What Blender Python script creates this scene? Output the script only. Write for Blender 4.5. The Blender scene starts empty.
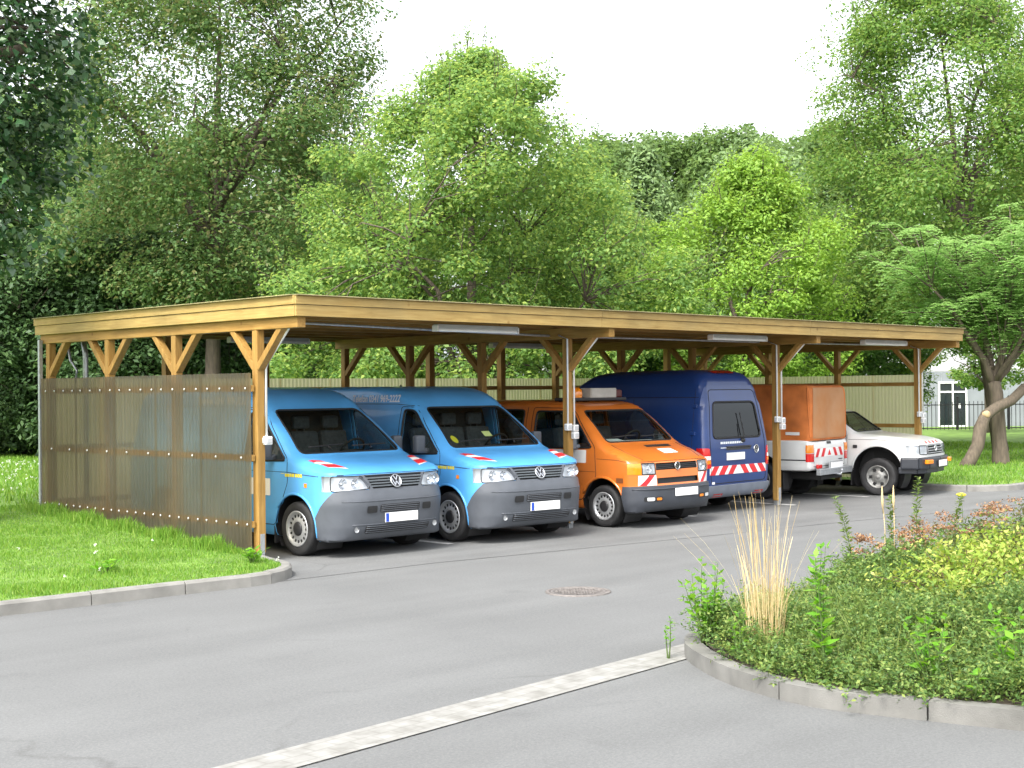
import bpy, bmesh, math, random
import numpy as np
from mathutils import Vector, Matrix
from mathutils.bvhtree import BVHTree
random.seed(7)
RNG = np.random.default_rng(11)
SC = bpy.context.scene
COL = SC.collection
R = math.radians
# ------------------------------------------------------------------ materials
def new_mat(name):
    m = bpy.data.materials.new(name); m.use_nodes = True
    nt = m.node_tree; nt.nodes.clear()
    out = nt.nodes.new('ShaderNodeOutputMaterial')
    return m, nt, out
def N(nt, t, **kw):
    n = nt.nodes.new('ShaderNode' + t)
    for k, v in kw.items():
        if k in n.inputs.keys(): n.inputs[k].default_value = v
        else: setattr(n, k, v)
    return n
def rgba(c): return (c[0], c[1], c[2], 1.0)
def ramp(nt, stops, fac):
    r = nt.nodes.new('ShaderNodeValToRGB'); e = r.color_ramp.elements
    while len(e) > 1: e.remove(e[-1])
    e[0].position = stops[0][0]; e[0].color = rgba(stops[0][1])
    for p, c in stops[1:]:
        k = e.new(p); k.color = rgba(c)
    nt.links.new(fac, r.inputs['Fac']); return r.outputs['Color']
def pbr(name, col, rough=.5, metal=0., var=.12, scale=6., coat=0., bump=0., bscale=60., stretch=(1,1,1), spec=.5, col2=None):
    m, nt, out = new_mat(name)
    b = N(nt, 'BsdfPrincipled'); b.inputs['Roughness'].default_value = rough; b.inputs['Metallic'].default_value = metal
    b.inputs['Coat Weight'].default_value = coat; b.inputs['Coat Roughness'].default_value = .06
    b.inputs['Specular IOR Level'].default_value = spec
    tc = N(nt, 'TexCoord'); mp = N(nt, 'Mapping'); mp.inputs['Scale'].default_value = stretch
    nt.links.new(tc.outputs['Object'], mp.inputs['Vector'])
    nz = N(nt, 'TexNoise'); nz.inputs['Scale'].default_value = scale; nz.inputs['Detail'].default_value = 5
    nt.links.new(mp.outputs[0], nz.inputs['Vector'])
    c2 = col2 or tuple(min(1, c * (1 + var)) for c in col)
    c1 = tuple(c * (1 - var) for c in col)
    cc = ramp(nt, [(.3, c1), (.7, c2)], nz.outputs['Fac'])
    nt.links.new(cc, b.inputs['Base Color'])
    if bump:
        n2 = N(nt, 'TexNoise'); n2.inputs['Scale'].default_value = bscale; n2.inputs['Detail'].default_value = 4
        nt.links.new(mp.outputs[0], n2.inputs['Vector'])
        bp = N(nt, 'Bump'); bp.inputs['Strength'].default_value = bump; bp.inputs['Distance'].default_value = .01
        nt.links.new(n2.outputs['Fac'], bp.inputs['Height']); nt.links.new(bp.outputs[0], b.inputs['Normal'])
    nt.links.new(b.outputs[0], out.inputs[0]); return m
def glass_mat(name, tint, rough=.03, alpha=.5):
    m, nt, out = new_mat(name)
    t = N(nt, 'BsdfTransparent'); t.inputs[0].default_value = rgba(tint)
    g = N(nt, 'BsdfGlossy'); g.inputs['Roughness'].default_value = rough; g.inputs[0].default_value = (.9, .95, 1, 1)
    lw = N(nt, 'LayerWeight'); lw.inputs[0].default_value = .35
    mr = N(nt, 'MapRange'); mr.inputs['To Min'].default_value = .04; mr.inputs['To Max'].default_value = alpha
    nt.links.new(lw.outputs['Fresnel'], mr.inputs['Value'])
    mx = N(nt, 'MixShader'); nt.links.new(mr.outputs[0], mx.inputs[0])
    nt.links.new(t.outputs[0], mx.inputs[1]); nt.links.new(g.outputs[0], mx.inputs[2])
    nt.links.new(mx.outputs[0], out.inputs[0]); return m
def leaf_mat(name, cols, trans=.35, rough=.5, spec=.3):
    """leaf colours vary leaf by leaf; light passes through"""
    m, nt, out = new_mat(name)
    ge = N(nt, 'NewGeometry')
    stops = [(i / max(1, len(cols) - 1), c) for i, c in enumerate(cols)]
    cc = ramp(nt, stops, ge.outputs['Random Per Island'])
    b = N(nt, 'BsdfPrincipled'); b.inputs['Roughness'].default_value = rough; b.inputs['Specular IOR Level'].default_value = spec
    tr = N(nt, 'BsdfTranslucent')
    hs = N(nt, 'HueSaturation'); hs.inputs['Hue'].default_value = .485; hs.inputs['Value'].default_value = 1.5; hs.inputs['Saturation'].default_value = 1.05
    nt.links.new(cc, b.inputs['Base Color']); nt.links.new(cc, hs.inputs['Color']); nt.links.new(hs.outputs[0], tr.inputs[0])
    mx = N(nt, 'MixShader'); mx.inputs[0].default_value = trans
    nt.links.new(b.outputs[0], mx.inputs[1]); nt.links.new(tr.outputs[0], mx.inputs[2]); nt.links.new(mx.outputs[0], out.inputs[0])
    return m
def lin(r, g, b):
    f = lambda v: (v/255/12.92) if v/255 <= .04045 else ((v/255+.055)/1.055)**2.4
    return (f(r), f(g), f(b))
M = {}
# ------------------------------------------------------------------ objects
def tag(o, label=None, cat=None, group=None, kind=None):
    if label: o['label'] = label
    if cat: o['category'] = cat
    if group: o['group'] = group
    if kind: o['kind'] = kind
    return o
def thing(name, label, cat, loc=(0, 0, 0), rz=0, group=None):
    o = bpy.data.objects.new(name, None); COL.objects.link(o)
    o.location = loc; o.rotation_euler = (0, 0, rz); o.empty_display_size = .2
    return tag(o, label, cat, group)
def link(name, me, parent=None, loc=None, rz=0):
    o = bpy.data.objects.new(name, me); COL.objects.link(o)
    if parent: o.parent = parent
    if loc: o.location = loc
    if rz: o.rotation_euler = (0, 0, rz)
    return o
def copy_tree(o, parent=None):
    c = o.copy(); COL.objects.link(c)
    if parent: c.parent = parent
    for ch in list(o.children): copy_tree(ch, c)
    return c
def tv(p): return Vector(p)
class MB:
    """collects shapes into one mesh"""
    def __init__(s): s.v = []; s.f = []; s.m = []; s.sm = []
    def add(s, vs, fs, mi=0, smooth=False):
        o = len(s.v); s.v += [tuple(p) for p in vs]
        for f in fs: s.f.append([i + o for i in f]); s.m.append(mi); s.sm.append(smooth)
    def box(s, c, d, mi=0, rot=None, bev=0.):
        """c centre, d full sizes"""
        x, y, z = d[0] / 2, d[1] / 2, d[2] / 2
        if bev <= 0:
            vs = [Vector((a * x, b * y, e * z)) for a in (-1, 1) for b in (-1, 1) for e in (-1, 1)]
            fs = [(0, 1, 3, 2), (4, 6, 7, 5), (0, 4, 5, 1), (2, 3, 7, 6), (0, 2, 6, 4), (1, 5, 7, 3)]
        else:
            bm = bmesh.new(); bmesh.ops.create_cube(bm, size=1)
            for q in bm.verts: q.co = Vector((q.co.x * d[0], q.co.y * d[1], q.co.z * d[2]))
            bmesh.ops.bevel(bm, geom=bm.edges[:], offset=bev, segments=2, profile=.6, affect='EDGES')
            bm.verts.index_update(); vs = [q.co.copy() for q in bm.verts]; fs = [[q.index for q in f.verts] for f in bm.faces]; bm.free()
        if rot is not None: vs = [rot @ p for p in vs]
        c = Vector(c); s.add([p + c for p in vs], fs, mi); return s
    def beam(s, p0, p1, w, h, mi=0, up=(0, 0, 1), bev=.006):
        p0, p1 = Vector(p0), Vector(p1); d = p1 - p0; L = d.length; x = d.normalized()
        u = Vector(up); 
        if abs(u.dot(x)) > .98: u = Vector((0, 1, 0))
        y = u.cross(x).normalized(); z = x.cross(y)
        rot = Matrix((x, y, z)).transposed()
        return s.box((p0 + p1) / 2, (L, w, h), mi, rot, bev)
    def tube(s, path, rad, n=8, mi=0, caps=True, smooth=True):
        P = [Vector(p) for p in path]; k = len(P)
        rr = rad if hasattr(rad, '__len__') else [rad] * k
        ref = Vector((.123, .311, .942)); vs = []; 
        for i, p in enumerate(P):
            d = (P[min(i + 1, k - 1)] - P[max(i - 1, 0)]).normalized()
            a = d.cross(ref)
            if a.length < .05: a = d.cross(Vector((1, 0, 0)))
            a.normalize(); b = d.cross(a); 
            for j in range(n):
                t = 2 * math.pi * j / n; vs.append(p + (a * math.cos(t) + b * math.sin(t)) * rr[i])
        fs = [(i * n + j, i * n + (j + 1) % n, (i + 1) * n + (j + 1) % n, (i + 1) * n + j) for i in range(k - 1) for j in range(n)]
        s.add(vs, fs, mi, smooth)
        if caps:
            o = len(s.v) - k * n
            for base in ([o + j for j in range(n)][::-1], [o + (k - 1) * n + j for j in range(n)]):
                s.f.append(base); s.m.append(mi); s.sm.append(False)
        return s
    def lathe(s, prof, c, axis='x', n=32, mi=0, smooth=True):
        """prof of (radius, along)"""
        k = len(prof); vs = []
        for r, h in prof:
            for j in range(n):
                t = 2 * math.pi * j / n; a, b = r * math.cos(t), r * math.sin(t)
                vs.append({'x': (h, a, b), 'y': (a, h, b), 'z': (a, b, h)}[axis])
        c = Vector(c); vs = [Vector(q) + c for q in vs]
        fs = [(i * n + j, i * n + (j + 1) % n, (i + 1) * n + (j + 1) % n, (i + 1) * n + j) for i in range(k - 1) for j in range(n)]
        s.add(vs, fs, mi, smooth); return s
    def prism(s, pts, d0, d1, plane='xz', mi=0):
        def P(a, b, d): return {'xz': (a, d, b), 'yz': (d, a, b), 'xy': (a, b, d)}[plane]
        n = len(pts); vs = [P(a, b, d0) for a, b in pts] + [P(a, b, d1) for a, b in pts]
        fs = [list(range(n)), list(range(n, 2 * n))[::-1]] + [(i, (i + 1) % n, n + (i + 1) % n, n + i) for i in range(n)]
        s.add(vs, fs, mi); return s
    def mesh(s, name, mats, sharp=None, fix=True):
        me = bpy.data.meshes.new(name); me.from_pydata(s.v, [], s.f)
        for m in (mats if isinstance(mats, (list, tuple)) else [mats]): me.materials.append(m)
        me.polygons.foreach_set('material_index', s.m); me.polygons.foreach_set('use_smooth', s.sm)
        if fix:
            bm = bmesh.new(); bm.from_mesh(me); bmesh.ops.recalc_face_normals(bm, faces=bm.faces[:]); bm.to_mesh(me); bm.free()
        if sharp: me.set_sharp_from_angle(angle=R(sharp))
        me.update(); return me
    def build(s, name, mats, parent=None, loc=None, rz=0, sharp=None, fix=True):
        return link(name, s.mesh(name, mats, sharp, fix), parent, loc, rz)
def np_mesh(name, V, F, mats, smooth=False):
    """V (n,3), F (m,k) arrays"""
    me = bpy.data.meshes.new(name); m, k = F.shape
    me.vertices.add(len(V)); me.vertices.foreach_set('co', np.ascontiguousarray(V, dtype=np.float32).ravel())
    me.loops.add(m * k); me.loops.foreach_set('vertex_index', np.ascontiguousarray(F, dtype=np.int32).ravel())
    me.polygons.add(m); me.polygons.foreach_set('loop_start', np.arange(0, m * k, k, dtype=np.int32))
    me.update(calc_edges=True)
    for x in (mats if isinstance(mats, (list, tuple)) else [mats]): me.materials.append(x)
    if smooth: me.polygons.foreach_set('use_smooth', np.ones(m, dtype=bool))
    return me
def unit(a): return a / np.maximum(1e-9, np.linalg.norm(a, axis=-1, keepdims=True))
def leaves(P, Nn, L, W, fold=.25, rng=RNG, updir=None):
    """folded rhombic leaves: positions P, normals Nn, lengths L, widths W -> V, F"""
    n = len(P); r = rng.normal(size=(n, 3)) if updir is None else updir
    u = unit(np.cross(Nn, r)) if updir is None else unit(r - Nn * (r * Nn).sum(1, keepdims=True))
    v = np.cross(Nn, u)
    L = np.broadcast_to(L, (n,))[:, None]; W = np.broadcast_to(W, (n,))[:, None]
    V = np.empty((n, 4, 3))
    V[:, 0] = P - u * L * .5; V[:, 2] = P + u * L * .5
    V[:, 1] = P + v * W * .5 - u * L * .05 + Nn * W * fold; V[:, 3] = P - v * W * .5 - u * L * .05 + Nn * W * fold
    return V.reshape(-1, 3), np.arange(4 * n).reshape(n, 4)
def text_mesh(s, size, bold=0.):
    cu = bpy.data.curves.new('lettering', 'FONT'); cu.body = s; cu.size = size; cu.offset = bold; cu.align_x = 'CENTER'; cu.align_y = 'CENTER'
    o = bpy.data.objects.new('lettering', cu); COL.objects.link(o)
    dg = bpy.context.evaluated_depsgraph_get(); me = bpy.data.meshes.new_from_object(o.evaluated_get(dg))
    bpy.data.objects.remove(o); bpy.data.curves.remove(cu)
    V = [v.co.copy() for v in me.vertices]; F = [list(p.vertices) for p in me.polygons]; bpy.data.meshes.remove(me)
    return V, F
# ------------------------------------------------------------------ palette
def wood(name, c1, c2, stretch):
    m, nt, out = new_mat(name)
    b = N(nt, 'BsdfPrincipled'); b.inputs['Roughness'].default_value = .6; b.inputs['Specular IOR Level'].default_value = .3
    tc = N(nt, 'TexCoord'); mp = N(nt, 'Mapping'); mp.inputs['Scale'].default_value = stretch
    nt.links.new(tc.outputs['Object'], mp.inputs['Vector'])
    nz = N(nt, 'TexNoise'); nz.inputs['Scale'].default_value = 7; nz.inputs['Detail'].default_value = 6; nz.inputs['Distortion'].default_value = .6
    nt.links.new(mp.outputs[0], nz.inputs['Vector'])
    n2 = N(nt, 'TexNoise'); n2.inputs['Scale'].default_value = 1.3; n2.inputs['Detail'].default_value = 3
    nt.links.new(tc.outputs['Object'], n2.inputs['Vector'])
    vo = N(nt, 'TexVoronoi'); vo.inputs['Scale'].default_value = 2.6     # knots
    nt.links.new(tc.outputs['Object'], vo.inputs['Vector'])
    kn = ramp(nt, [(0, (.45, .33, .25)), (.05, (.6, .5, .4)), (.09, (1, 1, 1))], vo.outputs['Distance'])
    cc = ramp(nt, [(.28, c1), (.5, tuple((a + d) / 2 for a, d in zip(c1, c2))), (.72, c2)], nz.outputs['Fac'])
    pt = ramp(nt, [(.3, (.78, .8, .86)), (.7, (1.08, 1.05, 1.0))], n2.outputs['Fac'])
    m1 = N(nt, 'MixRGB', blend_type='MULTIPLY'); m1.inputs[0].default_value = 1; nt.links.new(cc, m1.inputs[1]); nt.links.new(pt, m1.inputs[2])
    m2 = N(nt, 'MixRGB', blend_type='MULTIPLY'); m2.inputs[0].default_value = .8; nt.links.new(m1.outputs[0], m2.inputs[1]); nt.links.new(kn, m2.inputs[2])
    ge = N(nt, 'NewGeometry'); ri = ramp(nt, [(0, (.80, .79, .78)), (.5, (1, .99, .96)), (1, (1.14, 1.1, 1.02))], ge.outputs['Random Per Island'])   # board by board
    n3 = N(nt, 'TexNoise'); n3.inputs['Scale'].default_value = 2.6; n3.inputs['Detail'].default_value = 8; nt.links.new(tc.outputs['Object'], n3.inputs['Vector'])
    gr = ramp(nt, [(.48, (1, 1, 1)), (.72, (.66, .68, .70))], n3.outputs['Fac'])                                   # grey weathering and water stains
    m3 = N(nt, 'MixRGB', blend_type='MULTIPLY'); m3.inputs[0].default_value = 1; nt.links.new(m2.outputs[0], m3.inputs[1]); nt.links.new(ri, m3.inputs[2])
    m4 = N(nt, 'MixRGB', blend_type='MULTIPLY'); m4.inputs[0].default_value = .75; nt.links.new(m3.outputs[0], m4.inputs[1]); nt.links.new(gr, m4.inputs[2])
    nt.links.new(m4.outputs[0], b.inputs['Base Color'])
    bp = N(nt, 'Bump'); bp.inputs['Strength'].default_value = .25; bp.inputs['Distance'].default_value = .004
    nt.links.new(nz.outputs['Fac'], bp.inputs['Height']); nt.links.new(bp.outputs[0], b.inputs['Normal'])
    nt.links.new(b.outputs[0], out.inputs[0]); return m
WA, WB = (.26, .145, .035), (.40, .24, .072)
M['wood_x'] = wood('wood grain along the roof', WA, WB, (.35, 5, 5))
M['wood_y'] = wood('wood grain across the roof', WA, WB, (5, .35, 5))
M['wood_z'] = wood('wood grain upright', WA, WB, (5, 5, .35))
FA, FB = (.325, .215, .07), (.45, .325, .12)
M['fascia_x'] = wood('fascia wood front', FA, FB, (.35, 5, 5))
M['fascia_y'] = wood('fascia wood side', FA, FB, (5, .35, 5))
M['deck'] = wood('roof boarding', (.20, .10, .035), (.36, .2, .08), (.4, 6, 4))
M['galv'] = pbr('galvanised steel', (.42, .44, .46), .45, .7, .15, 20)
M['white_plastic'] = pbr('white plastic', (.75, .75, .74), .4, 0, .05)
M['grey_plastic'] = pbr('grey socket plastic', (.45, .46, .47), .5, 0, .08)
M['washer'] = pbr('pale screw washer', (.34, .345, .32), .5, 0, .08)
M['diffuser'] = pbr('lamp diffuser', (.86, .87, .88), .25, 0, .04)
M['dark'] = pbr('dark plastic', (.02, .02, .022), .5, 0, .2)
M['black'] = pbr('black rubber', (.012, .012, .013), .6, 0, .2)
def panel_mat(c1=(.082, .068, .042), c2=(.128, .110, .072), tlc=(.58, .51, .36, 1), clear=.26, thru=.42):
    m, nt, out = new_mat('bronze corrugated plastic')
    tc = N(nt, 'TexCoord'); nz = N(nt, 'TexNoise'); nz.inputs['Scale'].default_value = 1.1; nz.inputs['Detail'].default_value = 5
    nt.links.new(tc.outputs['Object'], nz.inputs['Vector'])
    c = ramp(nt, [(.3, c1), (.7, c2)], nz.outputs['Fac'])
    d = N(nt, 'BsdfPrincipled'); d.inputs['Roughness'].default_value = .32; d.inputs['Specular IOR Level'].default_value = .5
    tl = N(nt, 'BsdfTranslucent'); tl.inputs[0].default_value = tlc
    t = N(nt, 'BsdfTransparent'); t.inputs[0].default_value = (.66, .59, .45, 1)
    nt.links.new(c, d.inputs['Base Color'])
    a = N(nt, 'MixShader'); a.inputs[0].default_value = thru; nt.links.new(d.outputs[0], a.inputs[1]); nt.links.new(tl.outputs[0], a.inputs[2])
    b = N(nt, 'MixShader'); b.inputs[0].default_value = clear; nt.links.new(a.outputs[0], b.inputs[1]); nt.links.new(t.outputs[0], b.inputs[2])
    nt.links.new(b.outputs[0], out.inputs[0]); return m
M['panel'] = panel_mat()
M['panel_pale'] = panel_mat((.27, .245, .165), (.36, .33, .225), (.95, .84, .58, 1), .10, .6)
def asphalt(name, c, patch=.12, tint=(1, 1, 1)):
    m, nt, out = new_mat(name)
    b = N(nt, 'BsdfPrincipled'); b.inputs['Roughness'].default_value = .85; b.inputs['Specular IOR Level'].default_value = .25
    tc = N(nt, 'TexCoord')
    f = N(nt, 'TexNoise'); f.inputs['Scale'].default_value = 42; f.inputs['Detail'].default_value = 6; f.inputs['Roughness'].default_value = .85
    g = N(nt, 'TexNoise'); g.inputs['Scale'].default_value = .45; g.inputs['Detail'].default_value = 7; g.inputs['Roughness'].default_value = .62
    mp = N(nt, 'Mapping'); mp.inputs['Scale'].default_value = (.12, 1.2, 1); mp.inputs['Rotation'].default_value = (0, 0, R(-4))
    w = N(nt, 'TexNoise'); w.inputs['Scale'].default_value = 1.5; w.inputs['Detail'].default_value = 5
    nt.links.new(tc.outputs['Object'], f.inputs['Vector']); nt.links.new(tc.outputs['Object'], g.inputs['Vector'])
    nt.links.new(tc.outputs['Object'], mp.inputs['Vector']); nt.links.new(mp.outputs[0], w.inputs['Vector'])
    base = ramp(nt, [(.3, tuple(v * .78 for v in c)), (.7, tuple(v * 1.22 for v in c))], f.outputs['Fac'])
    p = ramp(nt, [(.3, (1 - patch,) * 3), (.7, (1 + patch * .8,) * 3)], g.outputs['Fac'])
    q = ramp(nt, [(.35, (1 - patch * .6,) * 3), (.65, (1 + patch * .5,) * 3)], w.outputs['Fac'])
    m1 = N(nt, 'MixRGB', blend_type='MULTIPLY'); m1.inputs[0].default_value = 1; nt.links.new(base, m1.inputs[1]); nt.links.new(p, m1.inputs[2])
    m2 = N(nt, 'MixRGB', blend_type='MULTIPLY'); m2.inputs[0].default_value = 1; nt.links.new(m1.outputs[0], m2.inputs[1]); nt.links.new(q, m2.inputs[2])
    # fine stones, oil spots and thin cracks
    vs = N(nt, 'TexVoronoi'); vs.inputs['Scale'].default_value = 75; nt.links.new(tc.outputs['Object'], vs.inputs['Vector'])
    st = ramp(nt, [(0, (1.28, 1.27, 1.25)), (.16, (1.08, 1.08, 1.08)), (.35, (.95, .95, .95)), (.8, (.86, .86, .86))], vs.outputs['Distance'])
    nw = N(nt, 'TexNoise'); nw.inputs['Scale'].default_value = 1.6; nw.inputs['Detail'].default_value = 5; nt.links.new(tc.outputs['Object'], nw.inputs['Vector'])
    wv = N(nt, 'MixRGB'); wv.inputs[0].default_value = .28; nt.links.new(tc.outputs['Object'], wv.inputs[1]); nt.links.new(nw.outputs['Color'], wv.inputs[2])
    vc = N(nt, 'TexVoronoi', feature='DISTANCE_TO_EDGE'); vc.inputs['Scale'].default_value = .55; nt.links.new(wv.outputs[0], vc.inputs['Vector'])
    ck = ramp(nt, [(0, (.78, .77, .76)), (.005, (.88, .88, .88)), (.011, (1, 1, 1))], vc.outputs['Distance'])
    gate = ramp(nt, [(.52, (0, 0, 0)), (.62, (1, 1, 1))], g.outputs['Fac'])
    so_ = N(nt, 'TexVoronoi'); so_.inputs['Scale'].default_value = 1.1; nt.links.new(wv.outputs[0], so_.inputs['Vector'])
    oil = ramp(nt, [(.0, (.74, .73, .72)), (.06, (.86, .86, .86)), (.13, (1, 1, 1))], so_.outputs['Distance'])
    m3 = N(nt, 'MixRGB', blend_type='MULTIPLY'); m3.inputs[0].default_value = .8; nt.links.new(m2.outputs[0], m3.inputs[1]); nt.links.new(st, m3.inputs[2])
    m4 = N(nt, 'MixRGB', blend_type='MULTIPLY'); nt.links.new(gate, m4.inputs[0]); nt.links.new(m3.outputs[0], m4.inputs[1]); nt.links.new(ck, m4.inputs[2])
    m5 = N(nt, 'MixRGB', blend_type='MULTIPLY'); m5.inputs[0].default_value = .6; nt.links.new(m4.outputs[0], m5.inputs[1]); nt.links.new(oil, m5.inputs[2])
    nt.links.new(m5.outputs[0], b.inputs['Base Color'])
    bp = N(nt, 'Bump'); bp.inputs['Strength'].default_value = .35; bp.inputs['Distance'].default_value = .004
    nt.links.new(f.outputs['Fac'], bp.inputs['Height']); nt.links.new(bp.outputs[0], b.inputs['Normal'])
    nt.links.new(b.outputs[0], out.inputs[0]); return m
M['asphalt'] = asphalt('worn grey asphalt', (.146, .149, .148), .10)
M['bay'] = asphalt('parking bay asphalt', (.150, .153, .152), .16)
M['kerb'] = pbr('concrete kerb stone', (.195, .19, .175), .92, 0, .22, 4, bump=.3, bscale=120)
M['kerb_dark'] = pbr('weathered kerb stone', (.155, .152, .14), .92, 0, .22, 4, bump=.3, bscale=120)
M['soil'] = pbr('dark soil', (.05, .038, .025), .95, 0, .3, 8, bump=.5, bscale=40)
M['lawn'] = pbr('lawn ground', (.10, .19, .028), .9, 0, .3, 3.5, bump=.6, bscale=30, col2=(.16, .27, .045))
M['ground'] = pbr('grass terrain', (.06, .12, .02), .9, 0, .3, 2)
def pavers():
    m, nt, out = new_mat('pale paver strip')
    b = N(nt, 'BsdfPrincipled'); b.inputs['Roughness'].default_value = .85
    tc = N(nt, 'TexCoord'); br = N(nt, 'TexBrick'); br.offset = .5
    br.inputs['Scale'].default_value = 1.0; br.inputs['Brick Width'].default_value = .17; br.inputs['Row Height'].default_value = .117
    br.inputs['Mortar Size'].default_value = .009; br.inputs['Color1'].default_value = (.258, .256, .243, 1); br.inputs['Color2'].default_value = (.246, .244, .232, 1); br.inputs['Mortar'].default_value = (.215, .212, .198, 1)
    nt.links.new(tc.outputs['Object'], br.inputs['Vector'])
    nz = N(nt, 'TexNoise'); nz.inputs['Scale'].default_value = 7; nz.inputs['Detail'].default_value = 6; nt.links.new(tc.outputs['Object'], nz.inputs['Vector'])
    p = ramp(nt, [(.3, (.68, .67, .64)), (.7, (1.1, 1.1, 1.1))], nz.outputs['Fac'])
    m1 = N(nt, 'MixRGB', blend_type='MULTIPLY'); m1.inputs[0].default_value = 1; nt.links.new(br.outputs['Color'], m1.inputs[1]); nt.links.new(p, m1.inputs[2])
    nt.links.new(m1.outputs[0], b.inputs['Base Color']); nt.links.new(b.outputs[0], out.inputs[0]); return m
M['pavers'] = pavers()
M['road_white'] = pbr('worn white road paint', (.55, .55, .53), .8, 0, .3, 14)
M['manhole'] = pbr('rusty cast iron', (.165, .15, .14), .7, .2, .3, 20, bump=.4)
# ------------------------------------------------------------------ world and light
w = bpy.data.worlds.new('World'); SC.world = w; w.use_nodes = True
nt = w.node_tree; nt.nodes.clear()
SUN_EL, SUN_AZ = 52., 200.       # azimuth: compass-like angle in the ground plane the light comes from (degrees, from +x)
sun_dir = Vector((math.cos(R(SUN_EL)) * math.cos(R(SUN_AZ)), math.cos(R(SUN_EL)) * math.sin(R(SUN_AZ)), math.sin(R(SUN_EL))))
sky = nt.nodes.new('ShaderNodeTexSky'); sky.sky_type = 'NISHITA'; sky.sun_disc = False
sky.sun_elevation = R(SUN_EL); sky.sun_rotation = math.atan2(sun_dir.x, sun_dir.y)
sky.air_density = 1.0; sky.dust_density = 4.0; sky.ozone_density = .6
hs = nt.nodes.new('ShaderNodeHueSaturation'); hs.inputs['Saturation'].default_value = .22     # thin bright cloud: almost no blue left
bg = nt.nodes.new('ShaderNodeBackground'); bg.inputs['Strength'].default_value = .15
wo = nt.nodes.new('ShaderNodeOutputWorld')
nt.links.new(sky.outputs[0], hs.inputs['Color']); nt.links.new(hs.outputs[0], bg.inputs['Color']); nt.links.new(bg.outputs[0], wo.inputs[0])
sl = bpy.data.lights.new('sun', 'SUN'); sl.energy = .95; sl.angle = R(14); sl.color = (1, .96, .88)
so = bpy.data.objects.new('sun', sl); COL.objects.link(so); so.rotation_euler = sun_dir.to_track_quat('Z', 'Y').to_euler()
SC.view_settings.view_transform = 'Standard'; SC.view_settings.look = 'None'; SC.view_settings.gamma = 1
SC.view_settings.exposure = 1.88
# ------------------------------------------------------------------ camera
cam = bpy.data.cameras.new('camera'); co = bpy.data.objects.new('camera', cam); COL.objects.link(co); SC.camera = co
cam.sensor_fit = 'HORIZONTAL'; cam.sensor_width = 36; cam.lens = 1402 / 1024 * 36; cam.clip_end = 2000; cam.clip_start = .1
_f = Vector((.7046, .7096, 0)).normalized(); _r = Vector((_f.y, -_f.x, 0)); _u = Vector((0, 0, 1))
_p = math.atan(6.8 / 1402); f2 = _f * math.cos(_p) + _u * math.sin(_p); u2 = _u * math.cos(_p) - _f * math.sin(_p)
_ro = math.atan(.0095); r3 = _r * math.cos(_ro) - u2 * math.sin(_ro); u3 = u2 * math.cos(_ro) + _r * math.sin(_ro)
mt = Matrix((r3, u3, -f2)).transposed().to_4x4(); mt.translation = Vector((-9.55, -13.87, 2.0)); co.matrix_world = mt
cam.dof.use_dof = False
SC.render.engine = 'CYCLES'; SC.cycles.use_denoising = True; SC.cycles.max_bounces = 7; SC.cycles.transparent_max_bounces = 10
SC.cycles.sample_clamp_indirect = 6
# ------------------------------------------------------------------ ground, roads, kerbs
def lawn_z(x, y):
    fx = 1 - max(0, min(1, (x - 2.5) / 9.0)) * .9
    yy = max(0, min(6.5, y + .4))
    s = .115 + .048 * yy * fx
    if y > 30: s += .004 * (y - 30)
    return s
def arc(cx, cy, r, a0, a1, n): return [(cx + r * math.cos(R(a0 + (a1 - a0) * i / n)), cy + r * math.sin(R(a0 + (a1 - a0) * i / n))) for i in range(n + 1)]
def sheet(name, pts, z, mat, cell=0, zf=None):
    bm = bmesh.new(); bm.faces.new([bm.verts.new((p[0], p[1], z)) for p in pts])
    if cell:
        xs = [p[0] for p in pts]; ys = [p[1] for p in pts]
        def cuts(a, b):
            c = []; t = a
            while t < b: c.append(t); t += cell if abs(t) < 30 else cell * 8
            return c
        for x in cuts(min(xs) + cell, max(xs)): bmesh.ops.bisect_plane(bm, geom=bm.faces[:] + bm.edges[:] + bm.verts[:], dist=1e-5, plane_co=(x, 0, 0), plane_no=(1, 0, 0))
        for y in cuts(min(ys) + cell, max(ys)): bmesh.ops.bisect_plane(bm, geom=bm.faces[:] + bm.edges[:] + bm.verts[:], dist=1e-5, plane_co=(0, y, 0), plane_no=(0, 1, 0))
        if zf:
            for v in bm.verts: v.co.z = zf(v.co.x, v.co.y)
    bmesh.ops.recalc_face_normals(bm, faces=bm.faces[:])
    for f in bm.faces:
        if f.normal.z < 0: f.normal_flip()
        f.smooth = bool(zf)
    me = bpy.data.meshes.new(name); bm.to_mesh(me); bm.free(); me.materials.append(mat)
    return tag(link(name, me), kind='structure')
sheet('ground', [(-400, -400), (400, -400), (400, 400), (-400, 400)], -.06, M['ground'])
sheet('road', [(-90, -60), (120, -60), (120, 6.5), (-90, 6.5)], 0.0, M['asphalt'])
sheet('parking_bay', [(-1.0, -1.56), (1.3, -1.62), (5.6, -2.2), (8.85, -2.55), (12.35, -3.1), (16.9, -3.3), (16.6, -1.9), (15.3, -.3), (15.3, 5.3), (.1, 5.3), (.1, -.2), (-.3, -1.1)], .004, M['bay'])
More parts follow.
